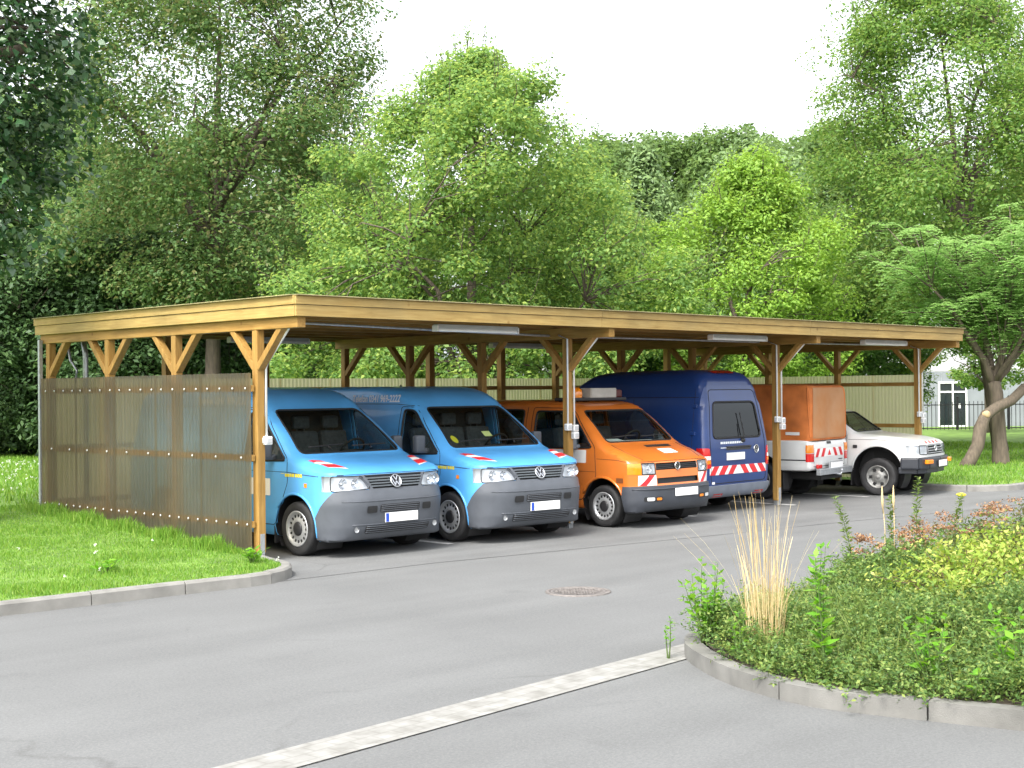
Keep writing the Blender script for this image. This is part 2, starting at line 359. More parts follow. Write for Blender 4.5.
# pale strip of pavers across the mouth of the side road
sa = math.atan2(.40, 4.36)
def strip_pt(u, v): return (-1.04 + u * math.cos(sa) - v * math.sin(sa), -7.2 + u * math.sin(sa) + v * math.cos(sa))
ob = sheet('paver_strip', [(-14, -.175), (.0, -.175), (.0, .175), (-14, .175)], 0, M['pavers'])
ob.location = (*strip_pt(.35, 0), .008); ob.rotation_euler = (0, 0, sa)
KL = [(-46, -.6), (-20, -1.15), (-8, -1.42)] + [(-5, -1.45), (-3.8, -1.46), (-2.6, -1.5), (-1.5, -1.54)] + arc(-1.25, -.66, .90, -90, 0, 8) + [(-.2, -.12)]
KR = [(15.33, -.0)] + arc(16.33, -.5, 1.0, 180, 270, 8)[0:] + [(18, -1.5), (24, -1.35), (60, 0)]
lawn = KL + [(-.2, 5.42), (15.6, 5.42)] + KR + [(140, 3), (140, 260), (-140, 260), (-140, 0)]
sheet('lawn', lawn, 0, M['lawn'], 1.0, lawn_z)
def kerb(path, out=.12, h=.125, name='kerb', mat='kerb', stone=1.0, side=1, closed=False):
    """row of kerb stones along a path; side says where the road lies"""
    P = [Vector((p[0], p[1], 0)) for p in path]
    # resample
    S = [0]
    for a, b in zip(P, P[1:]): S.append(S[-1] + (b - a).length)
    def pt(s):
        s = max(0, min(S[-1], s)); i = 0
        while i < len(S) - 2 and S[i + 1] < s: i += 1
        t = (s - S[i]) / max(1e-6, S[i + 1] - S[i]); return P[i].lerp(P[i + 1], t)
    mb = MB(); s = 0; rnd = random.Random(3)
    while s < S[-1] - .05:
        e = min(S[-1], s + stone); k = 4 if stone < 1.5 else 1
        rows = []; hh = h + rnd.uniform(-.004, .004); jj = rnd.uniform(-.007, .007)
        for i in range(k + 1):
            q = s + .006 + (e - s - .012) * i / k; c = pt(q); d = (pt(q + .05) - pt(q - .05)).normalized(); nn = Vector((d.y, -d.x, 0)) * side
            rows.append([c + nn * jj + Vector((0, 0, -.05)), c + nn * jj + Vector((0, 0, hh)), c + nn * (out - .03 + jj) + Vector((0, 0, hh)), c + nn * (out - .008 + jj) + Vector((0, 0, hh - .022)), c + nn * (out + jj) + Vector((0, 0, -.05))])
        vs = [p for r_ in rows for p in r_]; n = 5
        fs = [(i * n + j, i * n + j + 1, (i + 1) * n + j + 1, (i + 1) * n + j) for i in range(k) for j in range(n - 1)] + [tuple(range(n))[::-1], tuple(k * n + j for j in range(n))]
        mb.add(vs, fs); s = e
    return tag(mb.build(name, M[mat]), kind='structure')
kerb(KL); kerb(KR)
ISL = [(22, -4.9), (10, -6.05), (5, -6.5), (1.5, -6.8), (.2, -6.93), (-.45, -7.0)] + [(-.95, -7.1), (-1.25, -7.3), (-1.52, -7.62), (-1.82, -8.12), (-1.98, -8.58), (-2.04, -9.0), (-1.9, -9.55), (-1.72, -10.2), (-1.3, -11.6), (-.6, -14)]
def isl_in(off=.12): return ISL
kerb(ISL, out=-.10, h=.115, mat='kerb_dark')
def isl_z(x, y):
    return .11 + .10 * max(0, min(1, (x + 1.6) / 3)) * max(0, min(1, (-6.3 + .09 * x - y) / 1.2))
sheet('planting_bed', [(p[0] + .10, p[1] - .10) for p in ISL] + [(22, -14)], 0, M['soil'], .5, isl_z)
# bay lines
for x0 in (2.78, 7.95, 10.7, 13.05):
    sheet('bay_line', [(x0 - .06, -.3), (x0 + .06, -.3), (x0 + .06, 5.2), (x0 - .06, 5.2)], .008, M['road_white'])
# manhole
t = thing('manhole_cover', 'round rusty manhole cover set in the grey road', 'manhole cover', (.69, -4.46, 0))
mb = MB(); mb.lathe([(.325, .0), (.325, .012), (.285, .014), (.285, .004)], (0, 0, 0), 'z', 40); mb.build('frame', M['manhole'], t)
mb = MB(); mb.lathe([(.28, .004), (.278, .011), (.25, .011), (.25, .008), (.01, .008)], (0, 0, 0), 'z', 40)
for i in range(-5, 6):
    for j in range(-5, 6):
        if i * i + j * j < 26: mb.box((i * .042, j * .042, .010), (.027, .027, .006), rot=None)
mb.build('lid', M['manhole'], t)
# ------------------------------------------------------------------ carport
cp = thing('carport', 'long open wooden carport with flat roof sheltering six parked vehicles', 'carport', (0, 0, 0))
FX = [0, 5.36, 10.6, 15.4]; PY = [0, 1.8, 3.5, 5.2]; PW = .105
BZ0, BZ1 = 2.745, 2.90
for i, fx in enumerate(FX):
    b = MB(); b.beam((fx, -.86, (BZ0 + BZ1) / 2), (fx, 5.40, (BZ0 + BZ1) / 2), .12, BZ1 - BZ0, bev=.008); b.build('crossbeam', M['wood_y'], cp)
    for j, py in enumerate(PY):
        zb = .1 if (i in (0, 3) or j == 3) else .08
        if i == 0: zb = lawn_z(-.1, py) - .05 if j else .12
        b = MB(); b.box((fx, py, (zb + BZ0) / 2), (PW, PW, BZ0 - zb), bev=.008); po = b.build('post', M['wood_z'], cp)
        b = MB(); b.box((fx, py, zb / 2 + .02), (.085, .08, zb + .05)); b.box((fx, py - PW / 2 - .004, zb + .1), (.06, .008, .24)); b.build('post_foot', M['galv'], po)
        for sg in (-1, 1):
            if (j == 3 and sg == 1): continue
            b = MB(); b.beam((fx, py + sg * .04, 2.30), (fx, py + sg * .53, 2.79), .075, .095, up=(1, 0, 0), bev=.006); b.build('brace', M['wood_z'], cp)
# intermediate posts of the back wall
for x in (1.9, 3.7, 7.3, 9.1, 12.6, 14.1):
    b = MB(); b.box((x, 5.2, 1.45), (.12, .12, 2.9), bev=.008); b.build('post', M['wood_z'], cp)
RX0, RX1, RY0, RY1 = -.12, 15.48, -.92, 5.45
b = MB()
for y in np.arange(-.5, 5.3, .8): b.beam((RX0 + .05, y, 2.955), (RX1 - .05, y, 2.955), .08, .10, bev=.004)
b.build('rafters', M['wood_x'], cp)
b = MB()
y = RY0 + .03
k = 0
while y < RY1 - .14:
    b.box(((RX0 + RX1) / 2, y + .066, 3.02 + .002 * (k % 2)), (RX1 - RX0 - .1, .13, .025)); y += .138; k += 1
b.build('roof_deck', M['deck'], cp)
M['bitumen'] = pbr('mossy bitumen roofing', (.085, .085, .06), .95, 0, .35, 5, bump=.5, bscale=50)
b = MB(); b.box(((RX0 + RX1) / 2, (RY0 + RY1) / 2, 3.063), (RX1 - RX0 - .06, RY1 - RY0 - .06, .05)); b.build('roofing', M['bitumen'], cp)
def fasc(p0, p1, z0, z1, mat, th=.03, seg=4.6):
    p0, p1 = Vector(p0), Vector(p1); L = (p1 - p0).length; n = max(1, round(L / seg)); b = MB()
    for i in range(n):
        a = p0.lerp(p1, i / n); c = p0.lerp(p1, (i + 1) / n); d = (c - a).normalized() * .0025
        b.beam((a.x + d.x, a.y + d.y, (z0 + z1) / 2), (c.x - d.x, c.y - d.y, (z0 + z1) / 2), th, z1 - z0, bev=.004)
    return b.build('fascia', mat, cp)
for z0, z1, o in ((2.872, 3.0, 0), (3.005, 3.105, .014)):
    fasc((RX0 - o, RY0 - o + .015, 0), (RX1 + o, RY0 - o + .015, 0), z0, z1, M['fascia_x'])
    fasc((RX0 - o + .015, RY0 + .032 - o, 0), (RX0 - o + .015, RY1 + o, 0), z0, z1, M['fascia_y'])
    fasc((RX1 + o - .015, RY0 + .032 - o, 0), (RX1 + o - .015, RY1 + o, 0), z0, z1, M['fascia_y'])
    fasc((RX0 + .04, RY1 + o - .015, 0), (RX1 - .04, RY1 + o - .015, 0), z0, z1, M['fascia_x'])
M['edge_trim'] = pbr('weathered roof edge strip', (.30, .26, .13), .7, .0, .3, 3)
b = MB(); e = .02
for p0, p1 in (((RX0 - e, RY0 - e, 3.111), (RX1 + e, RY0 - e, 3.111)), ((RX0 - e, RY1 + e, 3.111), (RX1 + e, RY1 + e, 3.111)), ((RX0 - e, RY0 + .04, 3.1108), (RX0 - e, RY1 - .02, 3.1108)), ((RX1 + e, RY0 + .04, 3.1108), (RX1 + e, RY1 - .02, 3.1108))):
    b.beam(p0, p1, .07, .010, bev=.003)
b.build('roof_trim', M['edge_trim'], cp)
# walls: rails and corrugated sheets
ZR = (.455, 1.237, 2.057)
def corrugated(p0, p1, z0, z1, out, pitch=.076, amp=.0065):
    """sheet from p0 to p1, out = unit normal to the outside"""
    p0, p1, out = Vector(p0), Vector(p1), Vector(out); d = p1 - p0; L = d.length; d.normalize(); nseg = int(L / pitch * 6); V = []; F = []
    for i in range(nseg + 1):
        s = L * i / nseg; t = (s / pitch) % 1; w_ = max(-1, min(1, 1.7 * math.sin(2 * math.pi * t))) * amp
        q = p0 + d * s + out * w_
        V += [(q.x, q.y, z0), (q.x, q.y, z1)]
    F = [(2 * i, 2 * i + 2, 2 * i + 3, 2 * i + 1) for i in range(nseg)]
    return V, F
def wall(name, a, b_, out, zlow, rail_mat, washers=True, sheets=5, rowskip=()):
    a, b_, out = Vector(a), Vector(b_), Vector(out); L = (b_ - a).length
    for z in ZR:
        m = MB(); m.beam(a + out * (.07 + .02) + Vector((0, 0, z)), b_ + out * (.07 + .02) + Vector((0, 0, z)), .04, .075, bev=.004); m.build('rail', rail_mat, cp)
    for i in range(sheets):
        p = a.lerp(b_, i / sheets); q = a.lerp(b_, (i + 1) / sheets + (.03 / L if i < sheets - 1 else 0))
        off = out * (.122 + .005 * (i % 2))
        V, F = corrugated(p + off, q + off, zlow, 2.24, out); m = MB(); m.add(V, F, 0, True)
        sh = m.build('corrugated_sheet', M['panel' if washers else 'panel_pale'], cp, fix=False)
        if washers:
            for r_, z in enumerate(ZR):
                n = (5, 2, 4)[r_] if sheets < 7 else 3
                for k in range(n):
                    c = p.lerp(q, (k + .35) / n) + out * (.137 + .005 * (i % 2)); m = MB()
                    ax = 'x' if abs(out.x) > .5 else 'y'; sg = out.x + out.y
                    m.lathe([(.001, .012 * sg), (.010, .009 * sg), (.017, 0)], (c.x, c.y, z), ax, 10); m.build('screw_cap', M['washer'], sh)
wall('side', (0, -.02, 0), (0, 5.27, 0), (-1, 0, 0), .17, M['wood_y'], True, 5)
wall('side', (15.4, -.02, 0), (15.4, 5.27, 0), (1, 0, 0), .17, M['wood_y'], False, 5)
wall('back', (-.05, 5.2, 0), (15.45, 5.2, 0), (0, 1, 0), .2, M['wood_x'], False, 15)
# conduits and sockets
def conduit(path, rad=.014, mat='white_plastic'):
    m = MB(); m.tube(path, rad, 8); return m.build('conduit', M[mat], cp)
def socket(c, parent=cp):
    m = MB(); m.box(c, (.10, .07, .10), bev=.012); s = m.build('socket_box', M['white_plastic'], parent)
    m = MB(); m.box((c[0], c[1] - .038, c[2]), (.075, .012, .06), bev=.005); m.box((c[0] - .054, c[1], c[2]), (.012, .05, .06), bev=.004); m.build('socket_lid', M['grey_plastic'], s)
socket((.07, -.075, 1.44))
conduit([(.06, -.07, 1.49), (.06, -.07, 2.30), (.05, -.12, 2.36), (.05, -.54, 2.74), (.05, -.57, 2.80)])
for fx in FX[1:]:
    e1 = fx - .045; e2 = fx + .085
    socket((fx - .085, -.085, 1.47)); socket((fx + .05, -.088, 1.45)); socket((fx + .055, -.088, 1.345))
    conduit([(fx - .075, -.07, 1.52), (fx - .075, -.07, 2.74), (fx - .075, .1, 2.80)])
    conduit([(fx + .06, -.07, 1.50), (fx + .06, -.07, 2.30), (fx + .05, -.12, 2.36), (fx + .05, -.54, 2.74)])
conduit([(.2, .35, 2.88), (5.2, .30, 2.80), (10.4, .3, 2.80), (15.2, .3, 2.82)], .018, 'galv')
m = MB(); m.tube([(.5, 5.12, .4), (.5, 5.12, 2.60), (.5, 5.2, 2.85)], .04, 10); m.tube([(.22, 4.9, 2.2), (.25, 4.9, 2.35), (.2, 5.0, 2.5), (.2, 5.1, 2.8)], .02, 8); m.build('downpipe', M['galv'], cp)
m = MB(); m.box((-.10, 5.33, 1.5), (.05, .05, 2.6)); m.build('corner_strip', M['galv'], cp)
# fluorescent lamps under the roof
def lamp(loc, label, L=1.45):
    t = thing('tube_lamp', label, 'lamp', loc, 0, 'tube lamps under the carport roof')
    m = MB(); m.box((0, 0, -.012), (L, .10, .055), bev=.008); m.build('housing', M['grey_plastic'], t)
    m = MB(); m.box((0, 0, -.058), (L - .03, .10, .042), bev=.018); m.build('diffuser', M['diffuser'], t)
    for sx in (-1, 1):
        m = MB(); m.box((sx * (L / 2 + .005), 0, -.040), (.02, .11, .08), bev=.006); m.build('end_cap', M['white_plastic'], t)
lamp((3.16, -.42, 2.85), 'white tube lamp under the roof front above the two blue vans')
lamp((8.95, -.42, 2.85), 'white tube lamp under the roof front above the dark blue van')
lamp((13.45, -.42, 2.85), 'white tube lamp under the roof front above the white pickups')
lamp((3.1, 4.2, 2.85), 'white tube lamp at the back of the roof behind the light blue vans')
lamp((8.6, 4.2, 2.85), 'white tube lamp at the back of the roof behind the orange van')
# ------------------------------------------------------------------ building and railing on the right, shed behind the fence
M['render_grey'] = pbr('pale grey wall panel', (.20, .215, .235), .7, 0, .08, 1.5)
M['render_white'] = pbr('white rendered wall', (.42, .425, .43), .8, 0, .06, 1)
M['frame_white'] = pbr('white door frame', (.8, .8, .78), .5, 0, .04)
M['iron'] = pbr('black iron', (.015, .015, .017), .5, .3, .2)
M['roof_tile'] = pbr('red roof tiles', (.33, .10, .05), .8, 0, .2, 5)
M['dark_glass'] = pbr('dark window glass', (.012, .018, .02), .08, 0, .2, spec=.8)
def wpt(px, D): # offline: a distance along a bearing, used for far things only
    r_ = (px - 512) / 1402; return (-9.55 + D * (.7046 + r_ * .7096), -13.87 + D * (.7096 - r_ * .7046))
bx, by = wpt(985, 65); BR = R(-47)
t = thing('office_building', 'pale grey and white low building behind the black railing with a glass door', 'building', (bx, by, .1), BR)
m = MB(); m.box((6, 4.0, 1.3), (24, 8, 2.6)); m.build('lower_wall', M['render_grey'], t)
m = MB(); m.box((6, 4.35, 4.4), (24, 8, 3.6)); m.box((6, .26, 2.66), (24.2, .5, .1)); m.build('upper_wall', M['render_white'], t)
m = MB(); m.box((6, 4.35, 6.27), (24.3, 8.3, .14)); m.build('roof', M['galv'], t)
m = MB()
for k in range(-5, 18): m.box((k * 1.0, -.006, 1.3), (.012, .012, 2.56))
m.build('panel_joints', M['galv'], t)
dc = -1.5
d = MB(); z0 = .02
for x in (dc - .62, dc, dc + .62): d.box((x, -.03, 1.04), (.07, .1, 2.04))
for z in (.06, 1.66, 2.09): d.box((dc, -.03, z), (1.31, .096, .075))
dr = d.build('door', M['frame_white'], t)
d = MB()
for x in (dc - .31, dc + .31): d.box((x, -.02, .86), (.55, .03, 1.53))
d.build('pane', M['dark_glass'], dr)
d = MB(); d.box((dc, -.02, 1.875), (1.17, .03, .36)); d.build('transom', M['dark_glass'], dr)
d = MB(); d.box((dc + .3, -.04, 1.0), (.16, .008, .2)); d.build('notice', M['frame_white'], dr)
for xw in (3.2, 7.4, 11.5):
    f = MB(); f.box((xw, .33, 4.3), (2.4, .1, 1.5)); fo = f.build('window', M['frame_white'], t)
    for s_ in (-1, 1):
        f = MB(); f.box((xw + s_ * .58, .275, 4.3), (1.04, .02, 1.32)); f.build('pane', M['dark_glass'], fo)
# iron railing
fx0, fy0 = wpt(700, 60); fx1, fy1 = wpt(1120, 60)
fa, fb = Vector((fx0, fy0, 0)), Vector((fx1, fy1, 0)); fl = (fb - fa).length; fd = (fb - fa).normalized()
t = thing('iron_railing', 'black iron railing across the lawn in front of the pale building', 'railing', (fx0, fy0, .1), math.atan2(fd.y, fd.x))
m = MB()
for i in range(int(fl / .18)): m.box((i * .18, 0, .66), (.022, .022, 1.22))
for z in (.12, 1.12): m.box((fl / 2, 0, z), (fl, .03, .045))
m.build('railing_panel', M['iron'], t)
for i in range(int(fl / 2.2) + 1): m = MB(); m.box((i * 2.2, 0, .72), (.09, .09, 1.44)); m.lathe([(.0, 1.52), (.04, 1.49), (.06, 1.44), (0, 1.44)], (i * 2.2, 0, 0), 'z', 8); m.build('railing_post', M['iron'], t)
# white shed glimpsed behind the carport
sx, sy = wpt(520, 62)
t = thing('garden_house', 'small white house glimpsed between trees behind the carport fence', 'building', (sx, sy, .4), R(-40))
m = MB(); m.box((0, 2.5, 1.5), (6.5, 5, 3.0)); m.build('wall', M['render_white'], t)
m = MB(); m.add([(-3.6, -.3, 3.0), (3.6, -.3, 3.0), (3.6, 5.3, 3.0), (-3.6, 5.3, 3.0), (-3.6, 2.5, 4.7), (3.6, 2.5, 4.7)], [(0, 1, 5, 4), (2, 3, 4, 5), (0, 4, 3), (1, 2, 5), (0, 3, 2, 1)]); m.build('roof', M['render_grey'], t)
for xw in (-1.6, 1.5):
    m = MB(); m.box((xw, -.02, 1.6), (1.1, .08, 1.2)); fo = m.build('window', M['frame_white'], t)
    m = MB(); m.box((xw, -.07, 1.6), (.95, .02, 1.05)); m.build('pane', M['dark_glass'], fo)
# ------------------------------------------------------------------ vehicle building kit
def interp(tab, z):
    if z <= tab[0][0]: return tab[0][1]
    for (a, u), (b, v) in zip(tab, tab[1:]):
        if z <= b:
            t = (z - a) / (b - a); t2 = t * t * (3 - 2 * t) * .5 + t * .5
            return u + (v - u) * t2
    return tab[-1][1]
class Shell:
    """car body: a side outline (y backwards from the nose, z up) with a half width and rounded edges"""
    def __init__(s, prof, W, step=.04, K=12):
        P = [(Vector((0, p[0], p[1])), p[2], p[3]) for p in prof]
        for _ in range(2):                                  # soften corners
            Q = []; n = len(P)
            for i in range(n):
                (p, rx, rd), (a, arx, ard), (c, _, _) = P[i], P[i - 1], P[(i + 1) % n]
                la, lc = (p - a).length, (p - c).length
                ta, tc = min(.25, .05 / la), min(.25, .05 / lc)
                Q.append((p.lerp(a, ta), (rx + arx) / 2, (rd + ard) / 2)); Q.append((p.lerp(c, tc), rx, rd))
            P = Q
        s.W = W
        bm = bmesh.new(); bm.faces.new([bm.verts.new(p[0]) for p in P])
        ys = [p[0].y for p in P]; zs = [p[0].z for p in P]
        def cutp(co, no): bmesh.ops.bisect_plane(bm, geom=bm.faces[:] + bm.edges[:] + bm.verts[:], dist=1e-4, plane_co=co, plane_no=no)
        y = min(ys) + .015; k = 0
        while y < max(ys): cutp((0, y, 0), (0, 1, 0)); y += .02 if (y < min(ys) + .14 or y > max(ys) - .12) else step * 1.6
        z = min(zs) + .02
        while z < max(zs): cutp((0, 0, z), (0, 0, 1)); z += .02 if z > max(zs) - .10 else step
        bm.verts.index_update(); bm.edges.index_update()
        co = np.array([v.co[:] for v in bm.verts]); A = np.array([p[0][:] for p in P])[:, 1:]; B = np.roll(A, -1, 0)
        rx = np.array([p[1] for p in P]); rd = np.array([p[2] for p in P])
        ap = co[:, None, 1:] - A[None]; ab = (B - A)[None]
        t = np.clip((ap * ab).sum(2) / np.maximum(1e-9, (ab * ab).sum(2)), 0, 1)
        d = np.linalg.norm(ap - ab * t[..., None], axis=2)
        q = np.clip(d / rd[None], 0, 1); ins = (rx[None] * (1 - np.sqrt(np.clip(1 - (1 - q) ** 2, 0, 1)))).max(1)
        X = np.array([interp(W, c[2]) if not callable(W) else W(c[1], c[2]) for c in co]) - ins
        b2 = bmesh.new(); Lv = [b2.verts.new((-X[i], co[i][1], co[i][2])) for i in range(len(co))]; Rv = [b2.verts.new((X[i], co[i][1], co[i][2])) for i in range(len(co))]
        for f in bm.faces:
            ix = [v.index for v in f.verts]
            b2.faces.new([Lv[i] for i in ix]); b2.faces.new([Rv[i] for i in ix][::-1])
        cols = {}
        def column(i):
            if i not in cols: cols[i] = [Lv[i]] + [b2.verts.new((-X[i] + 2 * X[i] * k / K, co[i][1], co[i][2])) for k in range(1, K)] + [Rv[i]]
            return cols[i]
        for e in bm.edges:
            if len(e.link_faces) == 1:
                a, c = column(e.verts[0].index), column(e.verts[1].index)
                for k in range(K): b2.faces.new((a[k], c[k], c[k + 1], a[k + 1]))
        bm.free(); bmesh.ops.recalc_face_normals(b2, faces=b2.faces[:]); b2.normal_update()
        s.bm = b2; s.bvh = BVHTree.FromBMesh(b2); s.ymin, s.ymax, s.zmin, s.zmax = min(ys), max(ys), min(zs), max(zs)
    def region(s, pts, view, filt=None):
        """faces inside a convex outline; 'side' outline in (y,z), 'front' in (x,z), 'top' in (x,y); the mesh is cut along it"""
        ax = {'side': (1, 2), 'front': (0, 2), 'top': (0, 1)}[view]
        ar = sum(a[0] * b[1] - b[0] * a[1] for a, b in zip(pts, pts[1:] + pts[:1]))
        if ar < 0: pts = pts[::-1]
        lo = [min(p[k] for p in pts) - .15 for k in (0, 1)]; hi = [max(p[k] for p in pts) + .15 for k in (0, 1)]
        s.bm.normal_update()
        fs = []
        for f in s.bm.faces:
            c = f.calc_center_median()
            if lo[0] <= c[ax[0]] <= hi[0] and lo[1] <= c[ax[1]] <= hi[1] and (filt is None or filt(f, c)): fs.append(f)
        n = len(pts)
        for i in range(n):
            p, q = pts[i], pts[(i + 1) % n]; no2 = (-(q[1] - p[1]), q[0] - p[0])
            co = [0, 0, 0]; no = [0, 0, 0]; co[ax[0]], co[ax[1]] = p; no[ax[0]], no[ax[1]] = no2
            co, no = Vector(co), Vector(no).normalized()
            if not fs: break
            es = {e for f in fs for e in f.edges}; vs = {v for f in fs for v in f.verts}
            r = bmesh.ops.bisect_plane(s.bm, geom=fs + list(es) + list(vs), dist=2e-4, plane_co=co, plane_no=no)
            cand = {g for g in r['geom'] if isinstance(g, bmesh.types.BMFace) and g.is_valid} | {f for f in fs if f.is_valid}
            fs = [f for f in cand if (f.calc_center_median() - co).dot(no) > 1e-6]
        return fs
    def take(s, fs, name, mats, parent, off=0., thick=.02, remove=True, sharp=30, extra=None):
        """split faces off into a part of their own, with a rim"""
        s.bm.normal_update()
        vs = {}; V = []; F = []
        S = set(fs)
        def vid(v):
            if v not in vs: vs[v] = len(V); V.append(v.co + v.normal * off)
            return vs[v]
        for f in fs: F.append([vid(v) for v in f.verts])
        mb = MB(); mb.add(V, F, 0, True)
        if thick:
            for f in fs:
                for l in f.loops:
                    e = l.edge
                    if sum(1 for g in e.link_faces if g in S) == 1:
                        a, b = l.vert, l.link_loop_next.vert
                        mb.add([a.co + a.normal * off, b.co + b.normal * off, b.co + b.normal * (off - thick), a.co + a.normal * (off - thick)], [(1, 0, 3, 2)], 0, False)
        if extra: extra(mb)
        if remove: bmesh.ops.delete(s.bm, geom=fs, context='FACES')
        return mb.build(name, mats, parent, sharp=sharp, fix=False)
    def hit(s, view, a, b):
        if view == 'left': o, d = Vector((-3, a, b)), Vector((1, 0, 0))
        elif view == 'right': o, d = Vector((3, a, b)), Vector((-1, 0, 0))
        elif view == 'front': o, d = Vector((a, -3, b)), Vector((0, 1, 0))
        elif view == 'rear': o, d = Vector((a, s.ymax + 3, b)), Vector((0, -1, 0))
        else: o, d = Vector((a, b, 5)), Vector((0, 0, -1))
        loc, no, _, _ = s.bvh.ray_cast(o, d)
        if loc is None: return None, None
        if no.dot(d) > 0: no = -no
        return loc, no
    def wrap(s, mb, V2, F, view, off, mi=0):
        P = []
        for a, b in V2:
            l, n = s.hit(view, a, b)
            if l is None: return False
            P.append(l + n * off)
        mb.add(P, F, mi, False); return True
    def decal(s, mb, pts, view, off=.003, mi=0, cell=.05):
        """flat outline wrapped on the body"""
        bm = bmesh.new(); bm.faces.new([bm.verts.new((p[0], p[1], 0)) for p in pts])
        for k in (0, 1):
            a, b = min(p[k] for p in pts), max(p[k] for p in pts); t = a + cell
            while t < b:
                co = [0, 0, 0]; no = [0, 0, 0]; co[k] = t; no[k] = 1
                bmesh.ops.bisect_plane(bm, geom=bm.faces[:] + bm.edges[:] + bm.verts[:], dist=1e-5, plane_co=co, plane_no=no); t += cell
        bm.verts.index_update(); V2 = [(v.co.x, v.co.y) for v in bm.verts]; F = [[v.index for v in f.verts] for f in bm.faces]; bm.free()
        return s.wrap(mb, V2, F, view, off, mi)
    def line(s, mb, pts, view, rad=.005, mi=0, step=.06, off=-.001):
        Q = []
        for p, q in zip(pts, pts[1:]):
            n = max(1, int(math.hypot(q[0] - p[0], q[1] - p[1]) / step))
            for i in range(n): Q.append((p[0] + (q[0] - p[0]) * i / n, p[1] + (q[1] - p[1]) * i / n))
        Q.append(pts[-1]); L = []
        for a, b in Q:
            l, n = s.hit(view, a, b)
            if l is not None: L.append(l + n * off)
        if len(L) > 1: mb.tube(L, rad, 6, mi)
    def text(s, mb, txt, c, size, view, flip=1, off=.004, mi=0, sx=1., slant=0., bold=0.):
        V, F = text_mesh(txt, size, bold)
        bm = bmesh.new(); vs = [bm.verts.new(v) for v in V]
        for f in F:
            try: bm.faces.new([vs[i] for i in f])
            except ValueError: pass
        bmesh.ops.triangulate(bm, faces=bm.faces[:])
        for k in (0, 1):
            lo, hi = min(v[k] for v in V), max(v[k] for v in V); q = lo + .02
            while q < hi:
                co = [0, 0, 0]; no = [0, 0, 0]; co[k] = q; no[k] = 1
                bmesh.ops.bisect_plane(bm, geom=bm.faces[:] + bm.edges[:] + bm.verts[:], dist=1e-5, plane_co=co, plane_no=no); q += .02
        bm.verts.index_update(); V = [v.co.copy() for v in bm.verts]; F = [[v.index for v in f.verts] for f in bm.faces]; bm.free()
        s.wrap(mb, [(c[0] + flip * (v.x * sx + slant * v.y), c[1] + v.y) for v in V], F, view, off, mi)
    def body(s, name, mats, parent, extra=None):
        me = bpy.data.meshes.new(name); s.bm.normal_update()
        for f in s.bm.faces: f.smooth = True
        s.bm.to_mesh(me)
        for m in (mats if isinstance(mats, (list, tuple)) else [mats]): me.materials.append(m)
        me.set_sharp_from_angle(angle=R(32)); o = link(name, me, parent)
        return o
def circle(cy, cz, r, n=28): return [(cy + r * math.cos(2 * math.pi * i / n), cz + r * math.sin(2 * math.pi * i / n)) for i in range(n)]
def rrect(x0, y0, x1, y1, r=.03, n=4):
    P = []
    for cx, cy, a in ((x1 - r, y1 - r, 0), (x0 + r, y1 - r, 90), (x0 + r, y0 + r, 180), (x1 - r, y0 + r, 270)):
        for i in range(n + 1): P.append((cx + r * math.cos(R(a + 90 * i / n)), cy + r * math.sin(R(a + 90 * i / n))))
    return P
def rpoly(pts, r=.05, n=3):
    P = []; k = len(pts)
    for i in range(k):
        p, a, b = Vector((*pts[i], 0)), Vector((*pts[i - 1], 0)), Vector((*pts[(i + 1) % k], 0))
        q = min(r, (p - a).length * .45, (p - b).length * .45)
        s, e = p + (a - p).normalized() * q, p + (b - p).normalized() * q
        for j in range(n + 1):
            t = j / n; c = s * (1 - t) ** 2 + p * 2 * t * (1 - t) + e * t * t; P.append((c.x, c.y))
    return P
def shrink(pts, d):
    cx = sum(p[0] for p in pts) / len(pts); cy = sum(p[1] for p in pts) / len(pts); P = []
    k = len(pts)
    ar = sum(a[0] * b[1] - b[0] * a[1] for a, b in zip(pts, pts[1:] + pts[:1])); sg = 1 if ar > 0 else -1
    for i in range(k):
        a, b, c = Vector(pts[i - 1]), Vector(pts[i]), Vector(pts[(i + 1) % k])
        e1 = (b - a).normalized(); e2 = (c - b).normalized(); n = Vector((-(e1.y + e2.y), e1.x + e2.x)) * sg
        if n.length < 1e-6: n = Vector((-e1.y, e1.x)) * sg
        n.normalize(); P.append(tuple(b + n * d))
    return P
# vehicle materials
def paint(name, c, rough=.28, coat=.6, dirt=.10):
    return pbr(name, c, rough, 0, dirt, 2.2, coat)
M['blue'] = paint('light blue van paint', (.085, .34, .69), .36, .3)
M['orange'] = paint('orange van paint', (.54, .148, .022))
M['navy'] = paint('dark blue van paint', (.008, .034, .145), .35, .3)
M['white_paint'] = paint('white pickup paint', (.66, .67, .66), .3)
M['bumper_grey'] = pbr('grey plastic bumper', (.075, .083, .097), .5, 0, .1, 5, bump=.08, bscale=300)
M['bumper_dark'] = pbr('dark grey bumper', (.042, .047, .058), .5, 0, .12, 5)
M['tyre'] = pbr('tyre rubber', (.018, .018, .019), .75, 0, .35, 9)
M['rim'] = pbr('silver steel rim', (.48, .49, .5), .35, .55, .15, 12)
M['rim_dull'] = pbr('dusty silver rim', (.24, .24, .23), .5, .4, .25, 12)
M['chrome'] = pbr('chrome', (.75, .76, .78), .12, 1., .03)
M['silver_bars'] = pbr('grille bar grey', (.16, .18, .2), .35, .3, .08)
M['lens'] = glass_mat('clear lamp lens', (.93, .95, .97), .04)
M['reflector'] = pbr('lamp reflector', (.74, .75, .76), .3, .35, .1, 8)
M['amber'] = pbr('amber lamp', (.75, .22, .01), .2, 0, .1, 20, coat=.6)
